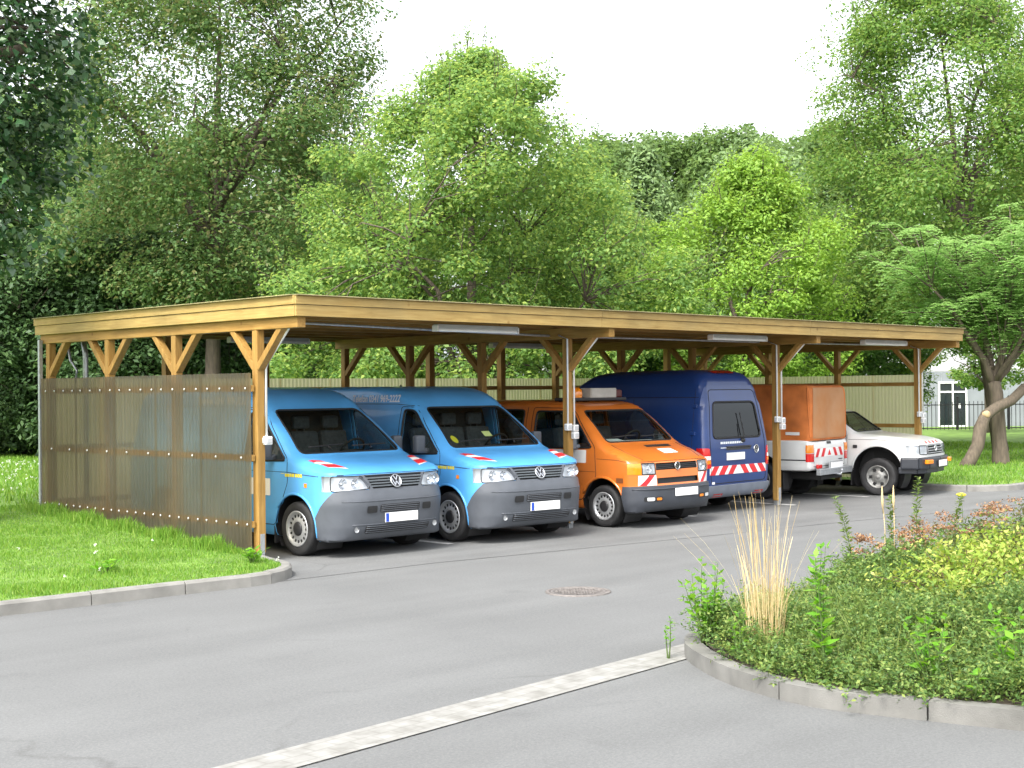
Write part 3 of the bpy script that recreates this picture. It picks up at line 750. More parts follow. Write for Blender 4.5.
M['red_lamp'] = pbr('red lamp', (.55, .012, .012), .18, 0, .1, 20, coat=.8)
M['clear_lamp'] = pbr('white lamp lens', (.75, .72, .7), .2, 0, .05, 20, coat=.8)
M['glass'] = glass_mat('vehicle window glass', (.80, .88, .84), .02)
M['glass_dark'] = glass_mat('tinted window glass', (.10, .13, .12), .03)
M['seat'] = pbr('dark seat fabric', (.06, .062, .068), .9, 0, .3, 20)
M['trim'] = pbr('cabin trim grey', (.06, .062, .066), .8, 0, .2, 8)
M['red_mark'] = pbr('red warning film', (.60, .018, .025), .4, 0, .08, 6)
M['white_mark'] = pbr('white warning film', (.78, .77, .75), .4, 0, .06, 6)
M['plate'] = pbr('number plate white', (.78, .78, .77), .4, 0, .04, 5)
M['eu_blue'] = pbr('plate blue', (.02, .07, .42), .4, 0, .05)
M['yellow_mark'] = pbr('yellow lettering film', (.72, .62, .05), .5, 0, .08)
M['seam'] = pbr('panel gap', (.01, .01, .012), .8, 0, .1)
M['tarp'] = pbr('orange canvas tarpaulin', (.50, .145, .03), .75, 0, .25, 3.2, bump=.3, bscale=9)
M['tarp_dusty'] = pbr('dusty rear canvas', (.46, .19, .06), .8, 0, .1, 2.6, bump=.15, bscale=18, col2=(.44, .235, .115))
M['floor_dark'] = pbr('dark underbody', (.015, .015, .015), .9, 0, .2)
def make_wheel(r, w, rim_r, style='van', rimmat='rim', side=-1, parent=None, loc=(0, 0, 0)):
    """wheel with its outer face towards side*x"""
    wh = bpy.data.objects.new('wheel', None); COL.objects.link(wh); wh.parent = parent; wh.location = loc; wh.empty_display_size = .1
    s = side
    m = MB(); h = w / 2; br = rim_r + .012
    m.lathe([(br, -h * .8 * s), (r * .86, -h * s), (r * .965, -h * .86 * s), (r, -h * .6 * s), (r, h * .6 * s), (r * .965, h * .86 * s), (r * .93, h * .95 * s), (r * .86, h * s), (r * .80, h * .98 * s), (br + .012, h * .94 * s), (br, h * .8 * s), (br, -h * .8 * s)], (0, 0, 0), 'x', 44)
    for g in (-.55, -.18, .18, .55):
        m.lathe([(r + .001, (g * h - .006)), (r - .004 + .006, g * h), (r + .001, g * h + .006)], (0, 0, 0), 'x', 44)
    m.build('tyre', M['tyre'], wh, fix=True)
    m = MB(); o = h * s; nh = 16 if style == 'van' else 6; rr = rim_r * (.78 if style == 'van' else .72)
    if style == 'van':
        m.lathe([(br + .004, o * .86), (br + .004, o * .96), (br - .012, o * .97), (br - .028, o * .80), (rim_r * .80, o * .62), (rim_r * .66, o * .70), (rim_r * .52, o * .78), (rim_r * .40, o * .74), (0.0, o * .70)], (0, 0, 0), 'x', 44)
    else:
        m.lathe([(br + .004, o * .86), (br + .004, o * .95), (br - .012, o * .95), (br - .03, o * .5), (rim_r * .7, o * .35), (rim_r * .5, o * .62), (rim_r * .3, o * .75), (.0, o * .75)], (0, 0, 0), 'x', 44)
    for i in range(nh):
        rot = Matrix.Rotation(2 * math.pi * i / nh, 3, 'X')
        m.box(rot @ Vector((o * (.66 if style == 'van' else .52), rr, 0)), (.012 if style == 'van' else .05, .042 if style == 'van' else .05, .026 if style == 'van' else .05), 1, rot, bev=.004)
    m.build('rim', [M[rimmat], M['black']], wh)
    m = MB(); cr = rim_r * (.43 if style == 'van' else .22)
    m.lathe([(cr, o * .70), (cr * .96, o * .86), (cr * .7, o * .94), (0.0, o * .96)], (0, 0, 0), 'x', 24); m.build('hub_cap', M['dark' if style == 'van' else 'rim_dull'], wh)
    return wh
def arch(sh, cy, cz, r, parent, W, lip='seam', lipr=.012, filt=None):
    """wheel opening on both sides, dark liner inside"""
    for sd in (-1, 1):
        fs = sh.region(circle(cy, cz, r), 'side', lambda f, c: abs(f.normal.x) > .35 and c.x * sd > 0)
        bmesh.ops.delete(sh.bm, geom=fs, context='FACES')
    fs = [f for f in sh.bm.faces if f.normal.z < -.6 and abs(f.calc_center_median().y - cy) < r]
    bmesh.ops.delete(sh.bm, geom=fs, context='FACES')
    for sd in (-1, 1):
        m = MB(); x0, x1 = sd * (W - .03), sd * (W - .42); n = 24; vs = []; fs = []
        for i in range(n + 1):
            a = R(-35 + 250 * i / n); y, z = cy + (r + .012) * math.cos(a), cz + (r + .012) * math.sin(a)
            vs += [(x0, y, z), (x1, y, z)]
        fs = [(2 * i, 2 * i + 1, 2 * i + 3, 2 * i + 2) for i in range(n)] + [tuple(range(1, 2 * n + 2, 2))]
        m.add(vs, fs)
        m.build('wheel_arch_liner', M['black'], parent)
def arch_lip(sh, cy, cz, r, mat, parent, a0=-20, a1=200, rad=.016, name='arch_lip'):
    for view in ('left', 'right'):
        m = MB(); L = []
        for i in range(25):
            a = R(a0 + (a1 - a0) * i / 24); l, n = sh.hit(view, cy + (r + .006) * math.cos(a), cz + (r + .006) * math.sin(a))
            if l is not None: L.append(l + n * .002)
        m.tube(L, rad, 8); m.build(name, mat, parent)
def mirror(parent, c, sd, mat='bumper_grey', arm=None, big=(.10, .16, .24)):
    m = MB(); m.box(c, (big[1], big[0], big[2]), bev=.035)
    m.box((c[0] - sd * .09, c[1] - .0, c[2] - big[2] * .38), (.14, .07, .07), bev=.02)
    if arm: m.tube([Vector(c) - Vector((sd * .05, 0, big[2] * .36)), Vector(arm)], .03, 8)
    o = m.build('mirror', M[mat], parent)
    m = MB(); m.box((c[0], c[1] + big[0] / 2 + .002, c[2]), (big[1] * .8, .004, big[2] * .8)); m.build('mirror_glass', M['chrome'], o)
    return o
def plate(parent, c, ny=-1, w=.52, tilt=0, eu=True, h=.115):
    m = MB(); m.box(c, (w, .014, h), bev=.004); p = m.build('number_plate', M['plate'], parent)
    if eu:
        m = MB(); m.box((c[0] + ny * (w / 2 - .03), c[1] + ny * .0085, c[2]), (.045, .004, h - .012)); m.build('plate_band', M['eu_blue'], p)
    return p
def bars(m, segs, wd, d0, d1, mi=0):
    for (a, b), (c, d) in segs:
        L = math.hypot(c - a, d - b); nx, nz = -(d - b) / L * wd / 2, (c - a) / L * wd / 2
        m.prism([(a + nx, b + nz), (a - nx, b - nz), (c - nx, d - nz), (c + nx, d + nz)], d0, d1, 'xz', mi)
def roundel(parent, c, r, ny=-1, name='badge', tilt=0):
    """round badge with a V above a W"""
    m = MB(); y = 0
    m.lathe([(r, 0), (r, ny * .012), (r * .86, ny * .014), (r * .84, ny * .004)], (0, 0, 0), 'y', 32, 0)
    s = r * .86; w_ = r * .15
    V = [((-.42 * s, .86 * s), (0, .10 * s)), ((0, .10 * s), (.42 * s, .86 * s))]
    Wd = [((-.84 * s, .42 * s), (-.38 * s, -.80 * s)), ((-.38 * s, -.80 * s), (0, -.06 * s)), ((0, -.06 * s), (.38 * s, -.80 * s)), ((.38 * s, -.80 * s), (.84 * s, .42 * s))]
    bars(m, V + Wd, w_, ny * .004, ny * .012, 0)
    m.lathe([(r * .86, ny * .002), (0, ny * .003)], (0, 0, 0), 'y', 24, 1)
    o = m.build(name, [M['chrome'], M['seam']], parent, loc=c); o.rotation_euler = (tilt, 0, 0); return o
def seats(parent, ys, hw, zs=.75, mat='seat', wheel_x=.38, dash=(1.0, 1.12), three=True):
    for x in ((-.48, .0, .48) if three else (-.40, .40)):
        m = MB(); m.box((x, ys, zs), (.44, .5, .16), bev=.05)
        m.box((x, ys + .27, zs + .38), (.44, .14, .66), 0, Matrix.Rotation(R(-12), 3, 'X'), bev=.05); so_ = m.build('seat', M[mat], parent)
        m = MB(); m.box((x, ys + .37, zs + .82), (.26, .09, .17), bev=.035)
        for q in (-.06, .06): m.tube([(x + q, ys + .36, zs + .66), (x + q, ys + .37, zs + .78)], .008, 6)
        m.build('headrest', M[mat], so_)
    m = MB(); m.box((0, dash[0], dash[1] - .12), (hw * 1.82, .48, .22), bev=.06); m.build('dashboard', M['trim'], parent)
    m = MB(); rot = Matrix.Rotation(R(35), 3, 'X'); n = 24
    m.tube([rot @ Vector((.19 * math.cos(2 * math.pi * i / n), 0, .19 * math.sin(2 * math.pi * i / n))) + Vector((wheel_x, dash[0] + .34, dash[1] + .06)) for i in range(n + 1)], .016, 6)
    m.tube([rot @ Vector((-.18, 0, 0)) + Vector((wheel_x, dash[0] + .34, dash[1] + .06)), rot @ Vector((.18, 0, 0)) + Vector((wheel_x, dash[0] + .34, dash[1] + .06))], .02, 6)
    m.build('steering_wheel', M['black'], parent)
def warn_patch(sh, parent, quads, view, reds, name='warning_stripes'):
    m = MB()
    for q in quads: sh.decal(m, q, view, .003, 0)
    for q in reds: sh.decal(m, q, view, .0055, 1)
    return m.build(name, [M['white_mark'], M['red_mark']], parent)
def lerp2(a, b, t): return (a[0] + (b[0] - a[0]) * t, a[1] + (b[1] - a[1]) * t)
def stripes_in(q, n, frac=.5, slant=.5, start=.1, flip_mid=False):
    """red slanted bars inside the quad (bl, br, tr, tl)"""
    bl, br, tr, tl = q; out = []
    for i in range(n):
        s = start + i / n; e = s + frac / n
        sl = slant / n * (1 if not flip_mid or (s + e) / 2 < .5 else -1)
        if flip_mid and sl < 0: s += .02
        f = lambda t: max(0, min(1, t))
        out.append([lerp2(bl, br, f(s)), lerp2(bl, br, f(e)), lerp2(tl, tr, f(e + sl)), lerp2(tl, tr, f(s + sl))])
    if flip_mid: out = []
    for s, e, d in (() if not flip_mid else ((.02, .11, 1), (.17, .27, 1), (.33, .42, 1), (.58, .67, -1), (.73, .83, -1), (.89, .98, -1)) if n > 6 else ((.05, .14, 1), (.24, .33, 1), (.67, .76, -1), (.86, .95, -1))):
        o1, o2 = (0, .075) if d > 0 else (.075, 0)
        f = lambda t: max(0, min(1, t))
        if d > 0: out.append([lerp2(bl, br, f(s - .02)), lerp2(bl, br, f(e - .02)), lerp2(tl, tr, f(e + .055)), lerp2(tl, tr, f(s + .055))])
        else: out.append([lerp2(bl, br, f(s + .02)), lerp2(bl, br, f(e + .02)), lerp2(tl, tr, f(e - .055)), lerp2(tl, tr, f(s - .055))])
    return [o for o in out if (Vector(o[1]) - Vector(o[0])).length > .01 or (Vector(o[2]) - Vector(o[3])).length > .01]
# ---------------------------------------------------------------- light blue panel vans
T5 = [(.22, .21, .42, .24), (.15, .28, .54, .38), (.105, .36, .58, .45), (.085, .50, .58, .47), (.065, .62, .58, .47), (.07, .71, .58, .46), (.105, .785, .56, .43), (.135, .84, .54, .40), (.15, .93, .50, .32), (.20, 1.005, .24, .12),
      (.36, 1.075, .16, .09), (.66, 1.145, .14, .09), (.96, 1.205, .13, .12), (1.28, 1.46, .13, .13), (1.60, 1.685, .13, .12), (1.78, 1.80, .15, .10), (1.92, 1.905, .15, .09), (2.10, 1.985, .15, .08), (2.36, 2.045, .15, .07), (2.75, 2.072, .15, .06),
      (4.3, 2.075, .15, .06), (4.72, 2.01, .12, .09), (4.80, 1.93, .08, .08), (4.85, 1.5, .08, .08), (4.89, .95, .08, .08), (4.89, .42, .08, .08), (4.84, .26, .05, .05), (4.2, .24, .05, .05), (.5, .21, .05, .05)]
W5 = [(.2, .915), (.4, .945), (.75, .952), (1.02, .950), (1.2, .93), (1.5, .875), (1.8, .82), (2.05, .79)]
def van_doors(sh, t, paintm, win, door, belt, side_glass=None, views=(-1, 1), glass='glass'):
    for sd in views:
        fl = lambda f, c: abs(f.normal.x) > .3 and c.x * sd > 0 and abs(c.x) > .55
        vw = 'left' if sd < 0 else 'right'
        g = sh.region(rpoly(win, .05), 'side', fl)
        gi = sh.region(shrink(rpoly(win, .05), .022), 'side', lambda f, c: f in set(g)) if False else g
        pane = sh.take(g, 'side_window', [M[glass]], t, -.008, 0)
        m = MB(); w2 = rpoly(win, .05); sh.line(m, w2 + w2[:1], vw, .016, 0); m.build('window_seal', M['black'], pane)
        d = sh.region(rpoly(door, .05), 'side', fl)
        def seam(mb, vw=vw):
            p2 = rpoly(door, .05); sh.line(mb, p2 + p2[:1], vw, .0055, 1)
            sh.line(mb, [(min(p[0] for p in door) + .02, belt), (max(p[0] for p in door) - .02, belt)], vw, .0035, 1)
        dr = sh.take(d, 'front_door', [paintm, M['seam']], t, 0, .03, extra=seam)
        m = MB(); l, n = sh.hit(vw, max(p[0] for p in door) - .14, belt - .10)
        m.box(l + n * .018, (.03, .17, .04), bev=.012); m.build('door_handle', M['bumper_grey'], dr)
def windscreen(sh, t, pts, yr, inner=.035, glass='glass'):
    fl = lambda f, c: f.normal.y < -.12 and f.normal.z > .05 and yr[0] < c.y < yr[1]
    fs = sh.region(rpoly(pts, .07), 'front', fl)
    def frame(mb):
        q = rpoly(pts, .07); sh.line(mb, q + q[:1], 'front', .013, 1, off=.0)
    w = sh.take(fs, 'windscreen', [M[glass], M['black']], t, -.006, 0, extra=frame)
    return w
def wipers(sh, t, sets):
    for a, b, pv in sets:
        m = MB(); L = []
        for i in range(7):
            q = lerp2(a, b, i / 6); l, n = sh.hit('front', *q)
            if l: L.append(l + n * .02)
        m.tube(L, .009, 6)
        l0, n0 = sh.hit('front', *pv); md = L[3]
        if l0: m.tube([l0 + n0 * .02, md + Vector((0, -.012, .0))], .008, 6)
        m.build('wiper', M['black'], t)
M['fog'] = pbr('fog lamp glass', (.36, .37, .38), .2, .3, .1, 8)
def blue_van(loc, label, rz=0, phone=True, stickers=False):
    t = thing('panel_van', label, 'van', loc, rz, 'light blue vans parked side by side')
    sh = Shell(T5, W5)
    bm_ = M['blue']
    # wheel openings first, then windows, doors, lamps, grille and bumper
    arch(sh, .92, .34, .415, t, .93); arch(sh, 3.92, .34, .40, t, .93)
    windscreen(sh, t, [(-.795, 1.24), (.795, 1.24), (.665, 1.775), (-.665, 1.775)], (.9, 1.9))
    van_doors(sh, t, bm_, [(1.12, 1.165), (2.00, 1.135), (2.00, 1.745), (1.83, 1.745), (1.74, 1.70)], [(1.06, .90), (2.10, .36), (2.10, 1.79), (1.78, 1.79), (1.52, 1.655), (1.08, 1.27)][0:1] + [(1.34, .36), (2.08, .36), (2.08, 1.79), (1.82, 1.785), (1.66, 1.685), (1.09, 1.185)], 1.02)
    for sd in (-1, 1):
        fs = sh.region(rpoly([(sd * .40, .83), (sd * .97, .80), (sd * .97, .99), (sd * .50, .985)], .03), 'front', lambda f, c: c.y < .42 and c.x * sd > 0 and f.normal.z < .8)
        def ins(mb): pass
        m = MB(); V = {}
        h = sh.take(fs, 'headlight', [M['lens']], t, .002, .0, remove=False)
        r_ = sh.take(fs, 'reflector', [M['reflector']], h, -.05, -.049, remove=True)
        m = MB()
        for (x, rr) in ((sd * .60, .058), (sd * .74, .066)):
            l, n = sh.hit('front', x, .895)
            m.lathe([(rr, -.035), (rr * .9, -.03), (rr * .55, -.005), (rr * .28, .0), (rr * .27, -.03), (0, -.034)], l + Vector((0, .045, 0)), 'y', 20)
        m.build('lamp_bowl', M['chrome'], h)
        m = MB(); q = rpoly([(sd * .40, .83), (sd * .86, .802), (sd * .86, .985), (sd * .50, .985)], .03); sh.line(m, q, 'front', .007, 0); m.build('headlight_seal', M['seam'], h)
    gf = rpoly([(-.405, .835), (.405, .835), (.47, .975), (-.47, .975)], .03)
    fs = sh.region([(-.36, .825), (.36, .825), (.455, .985), (-.455, .985)], 'front', lambda f, c: c.y < .3 and f.normal.y < -.2)
    g = sh.take(fs, 'grille', [M['black']], t, -.045, 0, remove=True)
    m = MB()
    for z in (.855, .888, .921, .954):
        x1 = .37 + (z - .84) * .55
        L = [];
        for i in range(13):
            l, n = sh.hit('front', -x1 + 2 * x1 * i / 12, z); L.append(l + Vector((0, .008, 0)))
        for a, b in zip(L, L[1:]): m.beam(a, b, .03, .016, bev=0)
    m.build('grille_bars', M['silver_bars'], g)
    fs = sh.region([(-.42, .80), (.42, .80), (.52, .992), (-.52, .992)], 'front', lambda f, c: c.y < .4 and f.normal.y < -.2)
    sh.take(fs, 'grille_surround', [M['bumper_grey']], g, .003, .05)
    l, n = sh.hit('front', 0, .905); roundel(g, l + Vector((0, -.012, 0)), .085, tilt=R(-22))
    # bumper wraps round to the wheel opening
    fs = sh.region([(-.3, -.2), (.60, -.2), (.56, .40), (.44, .60), (.30, .79), (.20, .815), (-.3, .815)], 'side', lambda f, c: c.y < .7)
    bp = sh.take(fs, 'front_bumper', [M['bumper_grey']], t, .012, .03)
    for nm, rect in (('bumper_vent', (-.50, .545, -.36, .625)), ('bumper_vent', (.36, .545, .50, .625)), ('lower_grille', (-.31, .545, .31, .635)), ('lower_grille', (-.50, .30, .50, .385))):
        m = MB(); sh.decal(m, rrect(*rect, .015), 'front', .022); v = m.build(nm, M['black'], bp)
        if nm == 'lower_grille':
            m = MB(); x0, z0, x1, z1 = rect; z = z0 + .012
            while z < z1: sh.line(m, [(x0 + .01, z), (x1 - .01, z)], 'front', .005, 0, off=.022); z += .022
            m.build('vent_bars', M['bumper_grey'], v)
    m = MB(); sh.line(m, [(-.78, .68), (.78, .68)], 'front', .008, 0, off=.012); sh.line(m, [(-.66, .40), (.66, .40)], 'front', .007, 0, off=.012); m.build('bumper_crease', M['bumper_grey'], bp)
    for sd in (-1, 1):
        m = MB(); l, n = sh.hit('front', sd * .62, .345); m.lathe([(.036, -.016), (.032, -.010), (.0, -.014)], l + Vector((0, -.014, 0)), 'y', 20); m.build('fog_lamp', M['fog'], bp)
    l, n = sh.hit('front', .03, .47); plate(bp, l + Vector((0, -.026, 0)))
    arch_lip(sh, .92, .34, .415, bm_, t, 35, 205)
    # raised roof band, rear quarter, seams
    for vw in ('left', 'right'):
        m = MB(); sh.line(m, [(1.80, 1.80), (2.2, 1.825), (4.78, 1.825)], vw, .005)
        sh.line(m, [(.46, .985), (.8, 1.0), (1.06, 1.02)], vw, .005)
        sh.line(m, [(2.12, 1.02), (4.85, 1.02)], vw, .005); sh.line(m, [(3.38, .35), (3.38, 1.84)], vw, .005); sh.line(m, [(2.12, .72), (3.5, .72)], vw, .005)
        m.build('panel_gaps', M['seam'], t)
    m = MB()
    sh.line(m, [(-.80, 1.0), (-.5, 1.002), (.5, 1.002), (.80, 1.0)], 'front', .006)
    m.build('bonnet_gap', M['seam'], t)
    for vw in ('left', 'right'): m = MB(); sh.decal(m, rrect(.66, .845, .72, .895, .008), vw, .006); m.build('side_marker', M['amber'], t)
    m = MB()
    for k, yy in enumerate((.44, .49, .54, .60, .65, .70, .75)):
        sh.decal(m, [(yy + .32, .965), (yy + .362, .965), (yy + .366, 1.005), (yy + .324, 1.005)], 'left', .004)
    sh.decal(m, [(1.13, 1.0), (1.20, 1.0), (1.20, 1.006), (1.13, 1.006)], 'left', .004)
    m.build('yellow_lettering', M['yellow_mark'], t)
    m = MB(); sh.decal(m, rrect(1.42, .72, 1.86, .93, .01), 'left', .006); sg = m.build('door_sign', M['white_mark'], t)
    for sd, vw in ((-1, 1), (1, 1)):
        q = [(sd * .60, .36), (sd * .80, .42), (sd * .80, .80), (sd * .60, .74)]
        q = [(sd * .56, .34), (sd * .79, .44), (sd * .84, .80), (sd * .70, .74)]
        warn_patch(sh, t, [q], 'top', [[lerp2(q[0], q[3], .10), lerp2(q[1], q[2], .02), lerp2(q[1], q[2], .40), lerp2(q[0], q[3], .50)], [lerp2(q[0], q[3], .80), lerp2(q[1], q[2], .70), lerp2(q[1], q[2], .98), lerp2(q[0], q[3], .98)]])
    if phone:
        m = MB(); sh.text(m, 'Telefon 0341 969-2222', (2.70, 1.895), .135, 'left', flip=-1, off=.009, sx=.90, slant=.0, bold=.003)
        m.build('phone_lettering', M['lettering'], t)
    wipers(sh, t, [((-.62, 1.30), (-.05, 1.325), (-.30, 1.262)), ((.06, 1.30), (.62, 1.31), (.34, 1.262))])
    sh.body('body', [bm_], t)
    m = MB(); m.box((0, 2.60, .40), (1.54, 4.0, .06)); m.prism([(-.86, .45), (.86, .45), (.86, 1.1), (.66, 1.8), (-.66, 1.8), (-.86, 1.1)], 2.13, 2.16, 'xz'); m.box((0, .75, .62), (1.05, .5, .5)); m.build('underbody', M['floor_dark'], t)
    seats(t, 1.72, .86, .78, dash=(1.14, 1.17))
    mirror(t, (-1.06, 1.38, 1.29), -1, arm=(-.93, 1.36, 1.20)); mirror(t, (1.06, 1.38, 1.29), 1, arm=(.93, 1.36, 1.20))
    for sd in (-1, 1):
        for y in (.92, 3.92): make_wheel(.332, .21, .205, 'van', 'rim', sd, t, (sd * .825, y, .332))
    for sd in (-1, 1): m = MB(); m.box((sd * .84, 1.36, .24), (.2, .02, .22), bev=.008); m.build('mud_flap', M['black'], t)
    m = MB(); m.lathe([(.03, 0), (.03, .02), (.012, .04), (.0, .06)], (0, 3.2, 2.05), 'z', 12); m.build('roof_antenna', M['black'], t)
    for sd in (-1, 1):
        m = MB(); sh.decal(m, rrect(sd * .86 - .06, .85, sd * .86 + .06, 1.2, .02), 'rear', .006); m.build('tail_lamp', M['red_lamp'], t)
    if stickers:
        m = MB(); l, n = sh.hit('front', -.66, 1.345); nn = n
        for nm, px_, pz, mm, ww, hh in (('round_sticker', -.62, 1.36, 'yellow_mark', .10, .10), ('paper_permit', .02, 1.42, 'paper', .14, .08)):
            m = MB(); P = circle(px_, pz, .05, 14) if nm == 'round_sticker' else rrect(px_ - .07, pz - .035, px_ + .07, pz + .035, .004, 1)
            sh.decal(m, P, 'front', -.02); m.build(nm, M[mm], t)
    sh.bm.free(); return t
M['lettering'] = pbr('silver lettering film', (.66, .70, .74), .6, 0, .05)
M['paper'] = pbr('yellowish paper permit', (.72, .72, .30), .7, 0, .05)
# ---------------------------------------------------------------- orange van with beacon bar
T4 = [(.32, .27, .42, .24), (.26, .36, .46, .30), (.26, .60, .46, .30), (.28, .62, .42, .26), (.295, .76, .38, .22), (.31, .93, .34, .17), (.355, .965, .2, .08), (.62, 1.075, .13, .06), (.95, 1.19, .12, .09),
      (1.26, 1.47, .11, .10), (1.54, 1.69, .12, .09), (1.66, 1.775, .16, .07), (1.94, 1.83, .2, .08), (2.6, 1.855, .22, .08), (4.4, 1.84, .18, .08), (4.66, 1.80, .1, .08), (4.70, 1.72, .08, .07), (4.76, 1.0, .07, .07), (4.78, .45, .07, .07), (4.74, .28, .05, .05), (4.2, .26, .05, .05), (.5, .24, .05, .05)]
W4 = [(.2, .86), (.4, .905), (.8, .92), (1.05, .915), (1.2, .90), (1.5, .845), (1.75, .785), (1.86, .76)]
def orange_van(loc, rz=0):
    t = thing('orange_van', 'orange works van with white sign panel and amber light bar on its roof', 'van', loc, rz)
    sh = Shell(T4, W4); om = M['orange']
    arch(sh, .95, .32, .40, t, .90); arch(sh, 3.78, .32, .385, t, .90)
    windscreen(sh, t, [(-.76, 1.225), (.76, 1.225), (.67, 1.685), (-.67, 1.685)], (.85, 1.75))
    for sd in (-1, 1):
        fl = lambda f, c: abs(f.normal.x) > .3 and c.x * sd > 0 and abs(c.x) > .5
        vw = 'left' if sd < 0 else 'right'
        for win in ([(2.62, 1.14), (3.62, 1.14), (3.62, 1.70), (2.62, 1.70)], [(3.74, 1.14), (4.56, 1.14), (4.52, 1.70), (3.74, 1.70)]):
            pn = sh.take(sh.region(rpoly(win, .07), 'side', fl), 'rear_side_window', [M['glass_dark']], t, -.008, 0)
            m = MB(); q = rpoly(win, .07); sh.line(m, q + q[:1], vw, .014); m.build('window_seal', M['black'], pn)
    van_doors(sh, t, om, [(1.16, 1.15), (2.36, 1.13), (2.36, 1.68), (1.66, 1.68), (1.60, 1.645)], [(1.36, .38), (2.44, .38), (2.44, 1.735), (1.66, 1.725), (1.56, 1.655), (1.10, 1.16), (1.07, .74)], .80)
    for sd in (-1, 1):
        fs = sh.region([(sd * .50, .775), (sd * .745, .775), (sd * .745, .935), (sd * .50, .935)], 'front', lambda f, c: c.y < .55 and f.normal.z < .8 and c.x * sd > 0)
        h = sh.take(fs, 'headlight', [M['lens']], t, .004, 0, remove=False); sh.take(fs, 'reflector', [M['reflector']], h, -.03, -.029)
        m = MB(); l, n = sh.hit('front', sd * .62, .855); m.lathe([(.07, -.03), (.06, -.025), (.03, 0), (.02, 0), (.018, -.025), (0, -.03)], l + Vector((0, .045, 0)), 'y', 20); m.build('lamp_bowl', M['chrome'], h)
        m = MB(); q = rrect(sd * .50 if sd > 0 else -.745, .775, .745 if sd > 0 else -.50, .935, .012); sh.line(m, q + q[:1], 'front', .008); m.build('headlight_seal', M['seam'], h)
        fs = sh.region([(sd * .755, .775), (sd * 1.0, .775), (sd * 1.0, .935), (sd * .755, .935)], 'front', lambda f, c: c.y < .46 and c.x * sd > 0 and f.normal.z < .8)
        sh.take(fs, 'indicator', [M['amber']], t, .004, .02)
    fs = sh.region([(-.48, .83), (.48, .83), (.48, .93), (-.48, .93)], 'front', lambda f, c: c.y < .5 and f.normal.y < -.2)
    g = sh.take(fs, 'grille', [M['black']], t, -.03, 0)
    m = MB()
    for z in (.85, .875, .90): sh.line(m, [(-.47, z), (.47, z)], 'front', .006, off=-.005)
    m.build('grille_bars', M['dark'], g)
    l, n = sh.hit('front', 0, .88); roundel(g, l + Vector((0, -.01, 0)), .06)
    fs = sh.region([(-.47, .635), (.47, .635), (.47, .715), (-.47, .715)], 'front', lambda f, c: c.y < .5 and f.normal.y < -.2)
    sh.take(fs, 'lower_grille', [M['black']], t, -.03, 0)
    for sd in (-1, 1):
        q = [(sd * .49, .615), (sd * .80, .615), (sd * .80, .762), (sd * .49, .762)]
        warn_patch(sh, t, [q], 'front', [[lerp2(q[0], q[1], .08), lerp2(q[0], q[1], .38), lerp2(q[3], q[2], .88), lerp2(q[3], q[2], .55)] if sd > 0 else [lerp2(q[0], q[1], .62), lerp2(q[0], q[1], .95), lerp2(q[3], q[2], .45), lerp2(q[3], q[2], .10)]])
    fs = sh.region([(-.3, -.2), (.66, -.2), (.59, .40), (.55, .605), (-.3, .605)], 'side', lambda f, c: c.y < .8)
    bp = sh.take(fs, 'front_bumper', [M['bumper_dark']], t, .03, .05)
    l, n = sh.hit('front', .12, .50); plate(bp, l + Vector((0, -.045, 0)), eu=False)
    for sd in (-1, 1):
        m = MB(); sh.decal(m, rrect(sd * .58 - .16, .39, sd * .58 + .16, .455, .02), 'front', .033); v = m.build('bumper_vent', M['black'], bp)
        m = MB(); sh.decal(m, rrect(sd * .64 - .06, .40, sd * .64 + .06, .448, .015), 'front', .036); m.build('fog_lamp', M['reflector'], v)
        m = MB(); sh.decal(m, rrect(sd * .49 - .05, .405, sd * .49 + .05, .44, .012), 'front', .036); m.build('bumper_indicator', M['amber'], v)
    m = MB(); sh.line(m, [(-.86, .56), (.86, .56)], 'front', .012, off=.03); m.build('bumper_crease', M['bumper_dark'], bp)
    arch_lip(sh, .95, .32, .40, om, t, 25, 200, .02)
    m = MB(); sh.decal(m, rrect(-.08, .80, .50, .875, .01), 'top', .004); m.build('hood_vent', M['dark'], t)
    m = MB(); sh.decal(m, [(.04, .56), (.36, .56), (.36, .72), (.04, .72)], 'top', .004); m.build('hood_sign', M['white_mark'], t)
    m = MB(); sh.decal(m, rrect(1.26, .925, 2.16, 1.115, .02), 'left', .006); sg = m.build('door_sign', M['white_mark'], t)
    m = MB(); sh.text(m, 'KWL', (1.96, 1.025), .105, 'left', flip=-1, off=.010); m.build('sign_lettering', M['sign_dark'], sg)
    m = MB(); sh.decal(m, [(1.50, .98), (1.58, .98), (1.68, 1.08), (1.58, 1.08)], 'left', .010); m.build('sign_emblem', M['eu_blue'], sg)
    m = MB()
    for k in range(6): sh.decal(m, rrect(1.52 + k * .09, .78, 1.52 + k * .09 + (.05 if k % 3 else .07), .805, .004, 1), 'left', .006)
    m.build('door_lettering', M['white_mark'], t)
    m = MB(); sh.decal(m, rrect(.55, .655, .68, .725, .01), 'left', .006); m.build('side_vent', M['side_vent'], t)
    for vw in ('left', 'right'):
        m = MB(); sh.line(m, [(.45, .945), (.65, .98), (1.06, .99)], vw, .004); sh.line(m, [(2.46, .80), (4.7, .80)], vw, .005); sh.line(m, [(2.56, .36), (2.56, 1.74)], vw, .005); sh.line(m, [(3.68, .36), (3.68, 1.74)], vw, .005); m.build('panel_gaps', M['seam'], t)
    m = MB()
    sh.line(m, [(-.74, .955), (.74, .955)], 'front', .006)
    for sd in (-1, 1): sh.line(m, [(sd * .66, .40), (sd * .73, .60), (sd * .74, .92)], 'top', .005)
    m.build('bonnet_gap', M['seam'], t)
